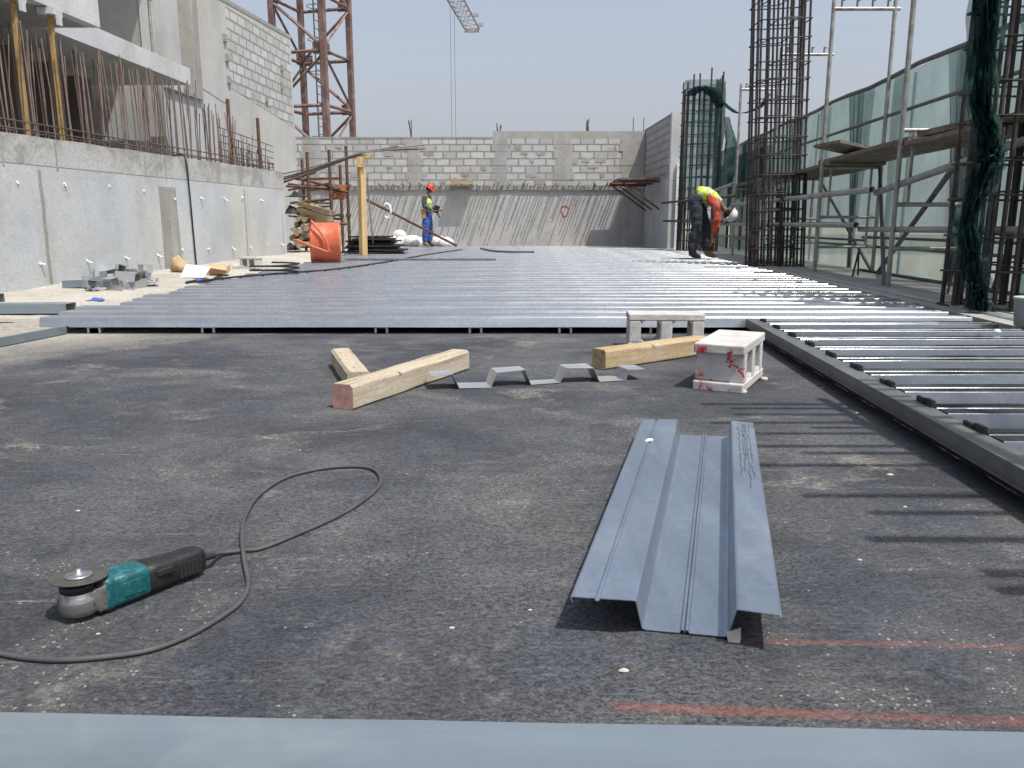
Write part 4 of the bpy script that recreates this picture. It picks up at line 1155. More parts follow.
ribbon_net(gn, M['net_dark'], gp_, 0.13, 3.0); ribbon_net(gn, M['net_dark'], [p+Vector((0.015,-0.03,0)) for p in gp_], 0.09, 13.0, 0.12)
ribbon_net(gn, M['net_mid'], [p+Vector((0.03,0.03,0)) for p in gp_], 0.24, 23.0, 0.12); ribbon_net(gn, M['net_dark'], gp_[:6], 0.15, 33.0, 0.1)
for zz in (2.36,1.15,0.22):
    pp = min(gp_, key=lambda q_: abs(q_.z-zz)); m = MB(); m.path([pp+Vector((0.05*math.cos(t_*0.7),0.05*math.sin(t_*0.7),0.02*math.sin(t_*2.1))) for t_ in range(9)],0.008,n=5,closed=True); m.build('tie_cord', M['black'], gn)
def sheet_net(name, mat, label, corner_fn, nu, nv, cat="net", group=None):
    m_ = MB(); m_.grid(corner_fn, nu, nv); return tag(m_.build(name, mat), label, cat, group)
sheet_net('debris_net', M['net_mid'], "thin green net stretched across the top of the nearest rebar cage",
          lambda u,v: Vector((3.34+0.95*u, 5.62+0.05*nz(u*6,v*4), 2.45-0.75*(1-v)*(0.6+0.4*math.sin(u*5)) - 0.25*u*(1-v)+0.55*v)), 26, 16)
sheet_net('debris_net', M['net_mid'], "torn green net clinging to the middle bars of the nearest cage at the right border",
          lambda u,v: Vector((3.60+0.55*u, 5.60+0.06*nz(u*5+3,v*4), 1.52-0.62*(1-v)*(0.45+0.55*math.sin(u*4+1)**2))), 18, 12)
# green net round the far cage
def wrap(u, v):
    a_ = R(-150) + u*R(240)
    z = 1.55 + v*2.35 - 0.55*(1-v)*math.sin(u*5+0.5)
    r_ = 1 + 0.10*nz(u*6,v*5) + 0.10*(1-v)*nz(u*9,v*2,4)
    return Vector((4.36+0.52*r_*math.cos(a_), 19.25+0.36*r_*math.sin(a_), z))
sheet_net('debris_net', M['net_mid'], "green net wrapped around the far rebar cage", wrap, 40, 24)
drape('debris_net', M['net_dark'], "bunch of green net tied on top of the far rebar cage", [(4.02,18.9,3.55),(4.25,18.85,3.72),(4.5,18.85,3.62),(4.68,18.9,3.3)],[0.09,0.16,0.14,0.07],8.0)
drape('debris_net', M['net_dark'], "strand of green net strung from the far cage to a scaffold post", [(4.7,18.9,3.45),(4.95,18.4,3.12),(5.15,17.6,3.1),(5.2,17.0,3.3)],[0.06,0.05,0.05,0.03],12.0)
drape('debris_net', M['net_mid'], "green net hanging down the right side of the far rebar cage", [(4.86,18.95,3.1),(4.98,18.9,2.5),(4.95,18.9,1.9),(4.86,18.9,1.55)],[0.06,0.13,0.15,0.08],17.0)

# ================================================================== scaffold
def frame(loc, label, hgt=3.42):
    root = empty('scaffold', loc, label, "scaffold frame", "scaffold frames along the deck")
    L = Vector(loc); W = 0.76
    for x in (0, W):
        m = MB(); m.tube(L+Vector((x,0,-0.04)),L+Vector((x,0,hgt)),0.0245,n=9)
        m.lathe([(0.06,-0.045),(0.06,-0.037),(0.02,-0.034)],L+Vector((x,0,0)),n=10)
        m.build('standard', M['tube'], root)
    for z in (0.42,0.80,1.42):
        m = MB(); m.tube(L+Vector((0,0,z)),L+Vector((W,0,z)),0.019,n=8)
        if z == 1.42:
            m.tube(L+Vector((0.12,0,0.80)),L+Vector((0.12,0,1.42)),0.016,n=7); m.tube(L+Vector((W-0.12,0,0.42)),L+Vector((W-0.12,0,1.42)),0.016,n=7)
        m.build('rung', M['tube'], root)
    m = MB(); m.tube(L+Vector((0,0,hgt-0.10)),L+Vector((W+0.06,0,hgt-0.10)),0.024,n=8); m.build('ledger', M['tube'], root)
    for k in range(4):
        m = MB(); x = 0.1+0.19*k; m.tube(L+Vector((x,0,hgt-0.1)),L+Vector((x,0,hgt+0.01)),0.012,n=6); m.box(L+Vector((x+0.012,0,hgt)),(0.04,0.02,0.02)); m.build('pin', M['tube_dark'], root)
    return root
FX = lambda y: 3.74 + 0.09*(y-8.0)
f0 = frame((FX(10.6),10.6,0.0), "scaffold frame with pinned top ledger right of the bare rebar cage")
for y,lab in ((8.0,"scaffold frame nearest to the green draped rebar cage on the right"),(13.3,"scaffold frame standing behind the bare rebar cage"),(16.6,"farthest scaffold frame, left of the bare rebar cage")):
    c = copy_tree(f0); c.location = (FX(y),y,0.0); c['label'] = lab
    if y == 8.0: c.scale = (1,1,1.12)
# guard tubes
def tubeobj(p0,p1,r,label,mat='tube',name='scaffold_tube',couplers=()):
    m = MB(); p0,p1 = Vector(p0),Vector(p1); d = (p1-p0).normalized()
    x,y = basis(d)
    n=10; ri=r*0.82
    vs=[]
    for p,q in ((p0,ri),(p0,r),(p1,r),(p1,ri)):
        for k in range(n):
            a_=2*math.pi*k/n; vs.append(p+x*q*math.cos(a_)+y*q*math.sin(a_))
    m.add(vs,[(j*n+k,j*n+(k+1)%n,((j+1)%4)*n+(k+1)%n,((j+1)%4)*n+k) for j in range(4) for k in range(n)],0,True)
    o = m.build(name,M[mat]); tag(o,label,"scaffold tube","scaffold guard tubes")
    return o
def GX(y): return FX(y)-0.045
tubeobj((GX(8.9)-0.02,8.9,0.70),(GX(17.5)-0.1,17.5,0.72),0.034,"lower guard tube running through the bare rebar cage, its open end near the ladder rungs")
tubeobj((GX(8.5)-0.02,8.5,1.06),(GX(16.2)-0.1,16.2,1.08),0.034,"upper guard tube running through the bare rebar cage")
tubeobj((GX(6.0)+0.12,5.55,0.665),(GX(8.95)+0.06,9.0,0.655),0.030,"lower guard tube between the ladder rungs and the nearest rebar cage")
tubeobj((GX(6.0)+0.12,5.55,1.33),(GX(8.6)+0.06,8.6,1.03),0.032,"sloping upper guard tube rising to the nearest rebar cage")
tubeobj((GX(16)-0.45,14.8,1.42),(GX(19)-0.55,20.4,1.20),0.03,"guard tube passing behind the bending worker to the far corner",)
tubeobj((RX(20.7)-0.15,20.5,0.80),(FX(16)-0.1,16.0,0.76),0.028,"lower rusty guard tube in front of the far wrapped cage",'rust')
tubeobj((RX(20.7)-0.2,20.5,1.24),(FX(16)-0.1,16.05,1.26),0.028,"upper rusty guard tube in front of the far wrapped cage",'rust')
tubeobj((4.72,10.4,0.10),(3.92,7.25,1.27),0.026,"long diagonal dark brace tube sloping down behind the near scaffold posts",'tube_dark')
tubeobj((FX(8)+0.0,8.06,0.02),(FX(10.6)+0.70,10.5,1.40),0.022,"long dark diagonal brace tube between the near and next scaffold frames",'tube_dark')
tubeobj((FX(10.6)+0.78,10.55,0.03),(FX(13.3)+0.72,13.2,1.4),0.022,"dark diagonal brace tube behind the bare rebar cage",'tube_dark')
for y0,y1,z,lab in ((5.2,10.9,0.55,"dark mid rail tube along the outer side of the near scaffold bays"),(5.2,10.9,0.12,"dark bottom rail tube along the foot of the net screen"),(10.8,17,0.5,"thin dark rail tube along the outer side of the far scaffold bays")):
    tubeobj((FX(y0)+0.70,y0,z),(FX(y1)+0.70,y1,z-0.01),0.017,lab,'tube_dark')
for (x,y,dx,h) in ((4.35,7.3,0.14,0.42),(4.05,9.6,0.10,0.40),(3.9,7.2,0.12,0.46)):
    m = MB(); m.tube((x,y,0.05),(x+dx,y+0.1,h),0.013,n=6); m.tube((x+dx,y+0.1,h),(x+dx+0.08,y+0.25,0.06),0.011,n=6)
    tag(m.build('scaffold_jack', M['cage']), "short bent dark bar propped on the slab edge under the scaffold", "bar", "bent bars at the scaffold foot")
# boards
def board(y0,y1,xo,z,label,w=0.235,rx=0.0):
    m = MB(); x0 = FX(y0)+xo; x1 = FX(y1)+xo
    n = 8; vs=[]
    for k in range(n+1):
        t=k/n; y=y0+(y1-y0)*t; x=x0+(x1-x0)*t; zz=z+0.018*nz(y*0.6,xo*9)-0.012*math.sin(math.pi*t)
        vs += [(x,y,zz),(x+w,y,zz+rx),(x+w,y,zz+0.04+rx),(x,y,zz+0.04)]
    m.add(vs,[(k*4+i,k*4+(i+1)%4,k*4+4+(i+1)%4,k*4+4+i) for k in range(n) for i in range(4)]+[(3,2,1,0),(n*4,n*4+1,n*4+2,n*4+3)])
    return tag(m.build('scaffold_board', M['plank']), label, "scaffold board", "scaffold boards on the frames")
bays = [(5.3,8.25,"near bay beside the green draped cage"),(7.85,10.85,"bay right of the ladder rungs"),(10.4,13.5,"bay behind the bare rebar cage"),(13.1,16.9,"farthest bay near the bending worker")]
for bi,(y0,y1,nm) in enumerate(bays):
    for q,xo in enumerate((0.02,0.27,0.515)):
        z = 1.442 + (0.042 if bi % 2 else 0.0)
        board(y0+random.uniform(-.1,.1),y1+random.uniform(-.1,.1),xo,z+(0.01 if bi==0 else 0),["inner","middle","outer"][q]+" scaffold board of the "+nm)
m = MB(); m.box((4.02,9.85,1.585),(0.75,0.42,0.035),(R(-3),R(7),R(22)))
tag(m.build('loose_board', M['plank']), "short loose board set across the scaffold beside the bare rebar cage", "board")
m = MB(); m.box((FX(7.2)+0.3,7.2,1.53),(0.5,0.9,0.05),(0,R(-3),0)); tag(m.build('toe_board', M['plank']), "short plank lying on the boards near the green draped cage", "board")

# out-of-picture scaffold bay above the right border that throws the bar shadows on the floor
sb = empty('scaffold_bay', (2.6,0.8,0.0), "scaffold bay beyond the right border whose cross tubes shade the floor", "scaffold bay")
for (x,y) in ((2.15,-1.2),(3.4,-1.2),(2.15,1.95),(3.4,1.95)):
    m = MB(); m.tube((x,y,0.0),(x,y,2.6),0.025,n=8); m.build('standard', M['tube'], sb)
for y,z,x0 in ((2.20,2.5,1.75),(1.90,2.5,1.95),(1.58,2.5,1.8),(0.88,2.5,1.7),(0.30,2.5,1.9),(2.28,2.5,1.65),(2.10,2.5,1.73),(1.97,2.5,1.61),(1.82,2.5,1.67),(1.66,2.5,1.63),(1.45,2.5,1.59),(1.18,2.5,1.66),(1.05,2.5,1.78),(0.70,2.5,1.86),(0.62,2.5,1.84),(0.55,2.5,1.87),(0.42,2.5,1.98)):
    m = MB(); m.tube((x0,y,z),(3.5,y+random.uniform(-.02,.02),z),0.016 if y > 1 else 0.02,n=7); m.build('cross_tube', M['tube'], sb)
for x in (2.15,3.4):
    m = MB(); m.tube((x,-1.4,2.46),(x,2.4,2.46),0.024,n=8); m.build('long_tube', M['tube'], sb)

# ================================================================== net fence
NX = lambda y: 4.75 + K*(y-10)
NZ = lambda y: 2.50 + 0.008*(y-7)
fe = empty('net_fence', (NX(14),14,0), "long see-through green net screen on tubes behind the scaffold", "fence")
for nm,z0,z1,r_ in (('top_rail',None,None,0.03),('mid_rail',2.02,2.12,0.022),('low_rail',0.42,0.42,0.018)):
    m = MB()
    if z0 is None: m.path([(NX(y)-0.02,y,NZ(y)+0.02*math.sin(y*2.1)) for y in [4.2+0.8*q for q in range(25)]],r_,n=8)
    else: m.tube((NX(4.2)-0.04,4.2,z0),(NX(23.4)-0.04,23.4,z1),r_,n=8)
    m.build(nm, M['tube_dark'], fe)
for q in range(5):
    y = 6.3+3.9*q; m = MB(); m.tube((NX(y)+0.11,y,-0.3),(NX(y)+0.11,y,NZ(y)-0.02),0.018,n=8); m.build('post', M['tube_dark'], fe)
yy = 4.2; i = 0
while yy < 22.8:
    w = (1.25,1.7,1.45,1.9)[i % 4]
    s0, s1 = 0.10+0.20*random.random(), 0.05+0.12*random.random()
    def pf_(u,v,yy=yy,w=w,i=i,s0=s0,s1=s1):
        # v: 0 bottom .. 1 top; both sides gathered towards the bottom so neighbours overlap in wedges
        ya_ = yy - 0.30*v*(1 if i % 2 else 0.4) - s1; yb_ = yy + w + s0*(0.2+v)
        y = ya_+(yb_-ya_)*u
        fold = 0.035*math.sin(u*9+i)*(0.3+0.7*(1-v)) + 0.05*nz(u*3,v*2,i*3.0) + 0.03*math.exp(-((u-0.93)/0.05)**2)
        return Vector((NX(y)+(0.03 if i % 2 else 0.05)+fold*0.8*(1-v*0.7), y, -0.02+v*(NZ(y)+0.02)))
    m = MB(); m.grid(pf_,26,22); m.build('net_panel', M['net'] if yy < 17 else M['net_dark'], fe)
    # gathered strip where two panels are tied
    if i % 2 == 0:
        def gf(u,v,yc=yy+w,i=i):
            wd = 0.10+0.55*v**1.6
            y = yc - 0.1 + wd*u
            return Vector((NX(y)+0.0+0.02*math.sin(u*20), y, -0.02+v*(NZ(y)+0.015)))
        m = MB(); m.grid(gf,16,14); m.build('net_fold', M['net_mid'], fe)
    yy += w; i += 1
sheet_net('dark_screen', M['net_dark'], "dark green screen cloth hanging behind the bending worker", lambda u,v: Vector((4.95+0.75*u+0.03*math.sin(u*30)*(1-v*0.5),18.2-1.6*u,1.25+v*(0.95+0.25*u)+0.05*math.sin(u*9)*(1-v))), 40, 12, "screen")

# grey bucket at the right border, small things at the cage foot
p = at_z(1030,327,0.106)
m = MB(); m.lathe([(0.075,0.0),(0.085,0.005),(0.098,0.16),(0.104,0.162),(0.104,0.175),(0.096,0.176),(0.094,0.15)],(p.x,p.y,0.108),n=24)
tag(m.build('bucket', M['greybucket']), "pale grey plastic bucket on the deck at the right border", "bucket")
chip(at_z(997,333,0.107)+Vector((0,0,0.002)), 0.022, "white mortar lump on the bright deck sheet left of the grey bucket", M['paper'], name='mortar_lump', cat='mortar', flat=0.9)
# ================================================================== left side clutter
def channel(name, p0, ang_, L, w, h, mat, label, cat, group=None, tilt=(0,0), th=0.003, flip=False):
    m_ = MB(); pr = [(-w/2-0.004,0.002),(-w/2,h),(w/2,h),(w/2+0.004,0.002)]
    if flip: pr = [(-w/2-0.02,h),(-w/2,0.003),(w/2,0.003),(w/2+0.02,h)]
    m_.ribbon(pr, lambda t,a_,z: Vector((L*(t-0.5), a_, z)), 2, th)
    o = m_.build(name, mat, loc=p0, rot=(tilt[0],tilt[1],ang_))
    return tag(o,label,cat,group)
channel('metal_channel', (-4.25,6.30,sand_h(-4.3,6.3)+0.012), R(4), 1.5, 0.17, 0.075, M['flash'], "long grey metal channel lying on sand at the left border, nearer of two", "channel", "metal channels on the sand")
channel('metal_channel', (-4.95,6.62,sand_h(-4.9,6.9)+0.02), R(2), 1.4, 0.14, 0.075, M['flash'], "shorter grey metal channel at the left border, behind the longer one", "channel", "metal channels on the sand")
m = MB(); m.grid(lambda u,v: Vector((-4.75+1.15*u,5.62+0.20*v+0.04*u,sand_h(-4.75+1.15*u,5.7)+0.006+0.02*max(0,nz(u*5,v*3)))),16,5); 
m.add([], [])
tag(m.build('black_strip', M['blackmat']), "strip of black sheeting lying on the sand at the left border", "sheeting")
a, b = at_z(66,326,0.055), at_z(-60,349,0.055)
m = MB(); m.ribbon([(0,0.004),(0.002,0.050),(0.006,0.053),(0.28,0.053),(0.285,0.05),(0.287,0.006)], lambda t,a_,z: lerp(a,b,t)+Vector((0.03*a_,a_,z-0.053)), 6, 0.0018)
tag(m.build('sheet_metal', M['flash']), "flat grey sheet metal panel at the left border, in front of the deck corner", "panel")
# offcuts heap
heap = [(86,279),(116,275),(136,291),(148,289),(76,287),(128,290),(82,283),(92,277),(100,286),(108,279),(118,287),(124,281),(132,289),(112,291),(96,291),(88,288),(140,285),(146,279),(152,285),(128,276),(138,277),(104,274),(120,293)]
looks = ["flat lying","tilted","upended","overturned"]
for i,(x,y) in enumerate(heap):
    p = at_z(x,y+1,0.11); h_ = sand_h(p.x,p.y)
    p = at_z(x,y+1,h_+0.01); lift = 0.012+0.055*(i % 4 == 1)+0.03*(i % 3 == 2)
    channel('channel_offcut', (p.x,p.y,h_+lift), R(random.uniform(0,180)), random.uniform(0.12,0.27), random.uniform(0.08,0.14), random.uniform(0.06,0.11),
            M['galv_grey'] if i % 4 else M['flash'], "short galvanised channel offcut in the heap at the foot of the retaining wall", "offcut", "channel offcuts heaped by the wall",
            tilt=(R(random.uniform(-25,25)),R(random.uniform(-14,14))), flip=(i % 2 == 0))
def on_sand(px,py):
    z = 0.08
    for _ in range(6):
        p = at_z(px,py,z); z = sand_h(p.x,p.y)
    return Vector((p.x,p.y,z))
m = MB(); p = on_sand(195,280); m.hexa([p+Vector(q) for q in ((-.16,-.05,.01),(.14,-.09,.01),(.13,-.06,.012),(-.15,-.02,.012),(-.13,.08,.16),(.20,.02,.13),(.20,.03,.132),(-.13,.09,.162))]); tag(m.build('white_board', M['paper']), "torn white board leaning on rubbish by the retaining wall", "board")
m = MB(); p = on_sand(212,279); m.box(p+Vector((0,0.1,0.05)),(0.36,0.26,0.075),(R(6),R(-4),R(12))); m.box(p+Vector((0.1,-0.02,0.095)),(0.2,0.16,0.01),(R(20),R(10),R(30))); tag(m.build('cardboard_box', M['card']), "flattened brown cardboard box beside the white board", "cardboard")
p = on_sand(181,272); m = MB()
for k_,(ox,oy,oz,s_) in enumerate(((0,0,0,0.13),)):
    vs=[]; n_=12; rows=[(0.6,0.0),(1.0,0.25),(0.95,0.7),(0.55,1.1),(0.5,1.35),(0.1,1.5)]
    for rr,zz in rows:
        for q_ in range(n_):
            a_=2*math.pi*q_/n_; f_=1+0.6*nz(2*math.cos(a_),2*math.sin(a_),zz*2.2)
            vs.append((p.x+s_*rr*f_*math.cos(a_)+0.06*zz*nz(zz,1.3),p.y+s_*rr*f_*math.sin(a_),p.z+s_*zz*(1+0.35*nz(a_,3.3,zz))))
    m.add(vs,[(j*n_+q_,j*n_+(q_+1)%n_,(j+1)*n_+(q_+1)%n_,(j+1)*n_+q_) for j in range(5) for q_ in range(n_)]+[tuple(range(n_-1,-1,-1)),tuple(range(5*n_,6*n_))],0,True)
tag(m.build('tan_sack', M['card']), "small tan sack slumped against the retaining wall", "sack")
def rag(p, w, d, h, mat, label, name, seed):
    m_ = MB(); m_.grid(lambda u,v: Vector((p.x+w*(u-0.5)+0.05*nz(u*4,v*4,seed), p.y+d*(v-0.5), p.z+0.004+h*max(0,(0.5+nz(u*4,v*3,seed+3)))*math.sin(math.pi*u)*math.sin(math.pi*v))),18,10)
    return tag(m_.build(name, mat), label, "rag")
rag(on_sand(212,283), 0.75, 0.30, 0.09, M['blackmat'], "crumpled black sheeting in front of the cardboard box", 'black_rag', 2.0)
rag(on_sand(203,284)+Vector((0,-.05,0.03)), 0.10, 0.10, 0.06, M['blue'], "blue plastic scrap lying on the black sheeting", 'blue_scrap', 6.0)
rag(on_sand(97,302), 0.12, 0.10, 0.035, M['blue'], "crumpled blue scrap alone on the sand before the offcut heap", 'blue_scrap', 9.0)
p = on_sand(251,264); m = MB(); hollow_block(m,0.30,0.15,0.17,0.03,0.035,0.01); tag(m.build('concrete_block', M['block'], loc=(p.x,p.y,p.z), rot=(0,0,R(70)), bevel=0.006), "small pale hollow block lying at the far foot of the retaining wall", "block", "hollow concrete blocks")
p = on_sand(244,268); m = MB(); m.box(p+Vector((0,0,0.03)),(0.3,0.18,0.04),(0,0,R(15))); tag(m.build('white_slab', M['conc_white'], bevel=0.006), "thin white slab on the sand in front of the small pale hollow block", "slab")
p = Vector((-3.62,11.2,0.14)); p = at_z(275,272,0.13); m = MB()
m.path([(p.x+0.28*math.cos(t*0.5)*(1+0.15*math.sin(t)), p.y+0.2*math.sin(t*0.5), 0.125+0.004*t) for t in range(0,30)],0.012,n=6); tag(m.build('cable_coil', M['black']), "loose coil of black cable at the left edge of the deck", "cable")

# orange drum with handles
p = on_sand(326,262); p = at_z(326,261.5,0.12); px0 = p.x; py0 = p.y
dr = empty('orange_drum', (p.x,p.y,0.11), "orange steel drum lying on its side with tubular handles by the deck", "drum")
c = Vector((p.x,p.y,0.43)); Mx = Euler((0,R(90),R(13))).to_matrix()
m = MB(); m.lathe([(0.30,-0.235),(0.315,-0.23),(0.315,-0.20),(0.308,-0.195),(0.308,0.19),(0.316,0.2),(0.318,0.235),(0.30,0.24)],c,Mx,n=36); m.build('drum_body', M['orange'], dr)
m = MB(); m.lathe([(0.0,-0.17),(0.29,-0.175),(0.292,-0.236)],c,Mx,n=36); m.lathe([(0.0,-0.23),(0.06,-0.23),(0.06,-0.16)],c,Mx,n=14); m.build('drum_end', M['rust'], dr)
m = MB(); hx = lambda px,py,dy: at_y(px,py,p.y+dy)
m.path(spline([hx(311,221,-0.30),hx(314,224,-0.33),hx(326,240,-0.36),hx(328,249,-0.36),hx(330,252,-0.36),hx(325,251,-0.36),hx(311,246,-0.36),hx(299,241,-0.32),hx(294,240,-0.2)],5),0.020,n=7)
m.tube(hx(311,221,-0.30),hx(311,221,0.2),0.018,n=7); m.build('handle_frame', M['orange'], dr)
# logs
logs = [(296,243),(301,238),(295,236),(300,231),(303,226),(296,224),(299,246),(304,244),(306,235),(294,230),(298,219),(304,220),(297,233),(303,233),(292,238),(306,229)]
for i,(x,y) in enumerate(logs):
    q = at_y(x,y,16.3+0.06*(i % 3)); L_ = random.uniform(1.4,2.2); r_ = random.uniform(0.045,0.065)
    m = MB(); dv = Vector((random.uniform(-.18,.05),1,random.uniform(-.04,.04))).normalized()
    m.tube(q,q+dv*L_,r_,n=10); m.add([],[])
    tag(m.build('timber_pole', M['log']), "round timber pole in the stack behind the retaining wall end", "timber pole", "stacked timber poles")
    
for i,(x0,y0_,x1,y1_) in enumerate(((299,203,332,213),(299,209,331,219),(302,214,330,222))):
    q0, q1 = at_y(x0,y0_,17.2), at_y(x1,y1_,16.6); d = q1-q0
    m = MB(); m.box((q0+q1)/2,(d.length,0.12,0.09),Euler((0,-math.asin(d.z/d.length),math.atan2(d.y,d.x))).to_matrix())
    tag(m.build('timber_plank', M['timber2']), ["topmost yellow plank resting in the rusty rack","middle yellow plank in the rusty rack","lowest yellow plank in the rusty rack"][i], "plank", "planks in the rusty rack")
# rusty rack (scaffold) behind the wall end
rk = empty('rusty_rack', (-4.3,17.4,0.0), "rusty tubular rack holding planks behind the end of the retaining wall", "rack")
for px,ptop,Y in ((307,152,17.0),(329,150,17.0),(346,146,17.4),(302,160,18.6),(340,165,18.6)):
    q = at_y(px,ptop,Y); m = MB(); m.tube((q.x,q.y,0.05),(q.x,q.y,q.z),0.035,n=7)
    for zz in (0.9,1.5): m.lathe([(0.05,-0.04),(0.055,0),(0.05,0.04)],(q.x,q.y,zz),n=8)
    m.build('upright', M['rust'], rk)
for (x0,y0_,x1,y1_,Y) in ((288,176,346,190,17.0),(288,184,348,192,17.1),(290,203,347,197,17.4),(300,222,347,224,17.1),(288,190,330,183,18.5),(295,179,340,178,18.4),(286,186,340,189,16.9)):
    m = MB(); m.tube(at_y(x0,y0_,Y),at_y(x1,y1_,Y+0.2),0.028,n=7); m.build('cross_rail', M['rust'], rk)
for i in range(16):
    x0 = random.uniform(288,315); y0_ = random.uniform(175,232); m = MB(); m.tube(at_y(x0,y0_,17.2+random.random()),at_y(x0+random.uniform(10,40),y0_+random.uniform(-12,10),17.6+random.random()),random.uniform(0.012,0.03),n=6); m.build('stored_bar', M['rust'] if i % 2 else M['cage'], rk)
m = MB(); q = at_y(342,188,17.3); m.box(q,(0.18,0.3,0.13),(0,0.15,0.2)); m.box(q+Vector((-0.08,0.02,-0.16)),(0.24,0.2,0.12),(0,0.2,0.5)); tag(m.build('orange_crate', M['crate']), "small faded orange crate on the rusty rack", "crate")
# more dark clutter on the rack
for i,(x,y,w_,h_) in enumerate(((294,214,.35,.18),(298,197,.5,.10),(292,250,.3,.12),(318,233,.4,.16))):
    q = at_y(x,y,17.9); rag(Vector((q.x,q.y,q.z)),w_,0.5,h_*1.6,M['blackmat'],["dark sheeting bundle behind the stacked poles","dark sheeting folded high on the rusty rack","dark sheeting on the ground under the poles","dark sheeting bundle behind the orange drum"][i],'dark_bundle',20.0+i*3)
# timber post with rebar bundle
tp = empty('timber_post', (-3.1,16.4,0.1), "tall yellow timber post with a short cross head carrying bent bars", "post")
b0, b1 = at_y(363.5,255,16.4), at_y(361,158,16.4); b0.z = 0.105
m = MB(); m.tube(b0,b1,0.085,n=4,sm=False); m.build('post_shaft', M['timber_z'], tp)
m = MB(); m.box(b1+Vector((0,0,0.03)),(0.42,0.14,0.07)); m.box(b1+Vector((0,-0.09,-0.08)),(0.16,0.03,0.2)); m.build('cross_head', M['timber_z'], tp)
rb = empty('rebar_bundle', (-3.1,16.4,2.06), "bundle of thin bent bars resting across the head of the timber post", "rebar bundle")
for i in range(11):
    r0 = at_y(284-random.uniform(0,8),181+random.uniform(-6,4),16.1+0.05*i); r1 = at_y(362,156.2-0.5*(i//4),16.3+0.025*i); r1.z = 2.085+0.022*(i//4)
    r2 = at_y(random.choice((398,408,418,425)),148+random.uniform(-4,3),16.6+0.06*i)
    m = MB(); m.path(spline([r0,lerp(r0,r1,0.5)+Vector((0,0,-0.02)),r1,lerp(r1,r2,0.5)+Vector((0,0,0.01)),r2],5),0.013,n=6); m.build('bar', M['rebar'] if i % 2 else M['tube_dark'], rb)
m = MB(); m.tube(at_y(367,177,16.6),(-2.93,17.2,0.12),0.016,n=6); tag(m.build('white_rod', M['jib']), "thin white rod leaning beside the tall timber post", "rod")
m = MB(); m.tube(at_y(367,200,20.0),(-1.55,22.6,0.14),0.035,n=8); tag(m.build('raking_tube', M['rust']), "long dark tube slanting down behind the standing worker", "tube")
q = at_y(387.5,209,20.6); m = MB(); m.path([(q.x+0.09*math.cos(a_),q.y-0.06,q.z-0.05+0.18*math.sin(a_)) for a_ in [k*0.4 for k in range(16)]],0.03,n=7,closed=True); tag(m.build('rope_coil', M['white_bag']), "white rope coil hung on the slanting tube", "rope")
# black sheets pile
for i in range(8):
    q = at_z(367+random.uniform(-6,6),251-2.0*i,0.11) if i == 0 else None
    x, y = -3.0+random.uniform(-.08,.08), 17.6+random.uniform(-.15,.15); z = 0.112+0.046*i
    m = MB(); w2 = 0.62-0.03*i; e = [random.uniform(-0.09,0.09) for _ in range(8)]; zz_ = [z+random.uniform(0.0,0.014) for _ in range(4)]
    n_ = 10
    def sl(u, v, top):
        xx = x + (2*u-1)*w2 + e[0]*(1-u)*(1-v)+e[1]*u*(1-v)+e[2]*u*v+e[3]*(1-u)*v + 0.03*nz(v*5,i*3.0)
        return Vector((xx, y+(v-0.5)*1.0+e[4]*u, z+0.012*nz(u*3,v*3,i*4.0)+(0.034 if top else 0.002)))
    T = [sl(a_/n_,b_/n_,True) for b_ in range(n_+1) for a_ in range(n_+1)]; B_ = [sl(a_/n_,b_/n_,False) for b_ in range(n_+1) for a_ in range(n_+1)]
    W_ = n_+1; o_ = len(T)
    fs = [(j*W_+k,j*W_+k+1,(j+1)*W_+k+1,(j+1)*W_+k) for j in range(n_) for k in range(n_)]
    fs += [tuple(o_+q_ for q_ in f[::-1]) for f in fs]
    ring = list(range(W_))+[j*W_+n_ for j in range(1,W_)]+[n_*W_+k for k in range(n_-1,-1,-1)]+[j*W_ for j in range(n_-1,0,-1)]
    fs += [(ring[k],ring[(k+1)%len(ring)],o_+ring[(k+1)%len(ring)],o_+ring[k]) for k in range(len(ring))]
    m.add(T+B_, fs)
    tag(m.build('black_sheet', M['blackmat']), "black sheet in the low pile behind the timber post", "sheet", "pile of black sheets")
# white sacks
for i,(x,y,s_) in enumerate(((396,249,.20),(402,247,.24),(409,249,.19),(415,248.5,.22),(421,249,.17),(440,247.5,.20),(447,247.5,.18),(402,242,.17))):
    q = at_z(x,250,0.112); z = 0.10 + (0.22 if i == 7 else 0.0); q.y = 23.1+0.1*(i % 3) ; q.x = (x-512)/F*q.y*1.005
    m = MB()
    vs=[]; nn_=14; rows=[(0.35,0.0),(0.8,0.06),(1.0,0.35),(0.85,0.75),(0.45,1.0),(0.05,1.02)]
    for rr,zz in rows:
        for k in range(nn_):
            a_=2*math.pi*k/nn_; f_=1+0.45*nz(2.2*math.cos(a_)+i*3,2.2*math.sin(a_),zz*3)+0.2*nz(6*math.cos(a_)+i*3,6*math.sin(a_),zz*7)
            vs.append((q.x+s_*1.25*rr*f_*math.cos(a_),q.y+s_*rr*f_*math.sin(a_),z+s_*1.35*zz*(1+0.2*nz(a_,i))))
    m.add(vs,[(j*nn_+k,j*nn_+(k+1)%nn_,(j+1)*nn_+(k+1)%nn_,(j+1)*nn_+k) for j in range(5) for k in range(nn_)]+[tuple(range(nn_-1,-1,-1)),tuple(range(5*nn_,6*nn_))],0,True)
    tag(m.build('white_sack', M['white_bag']), "white woven sack in the row at the worker's feet", "sack", "white sacks by the far wall")
q = at_y(462,190,FY-0.2)
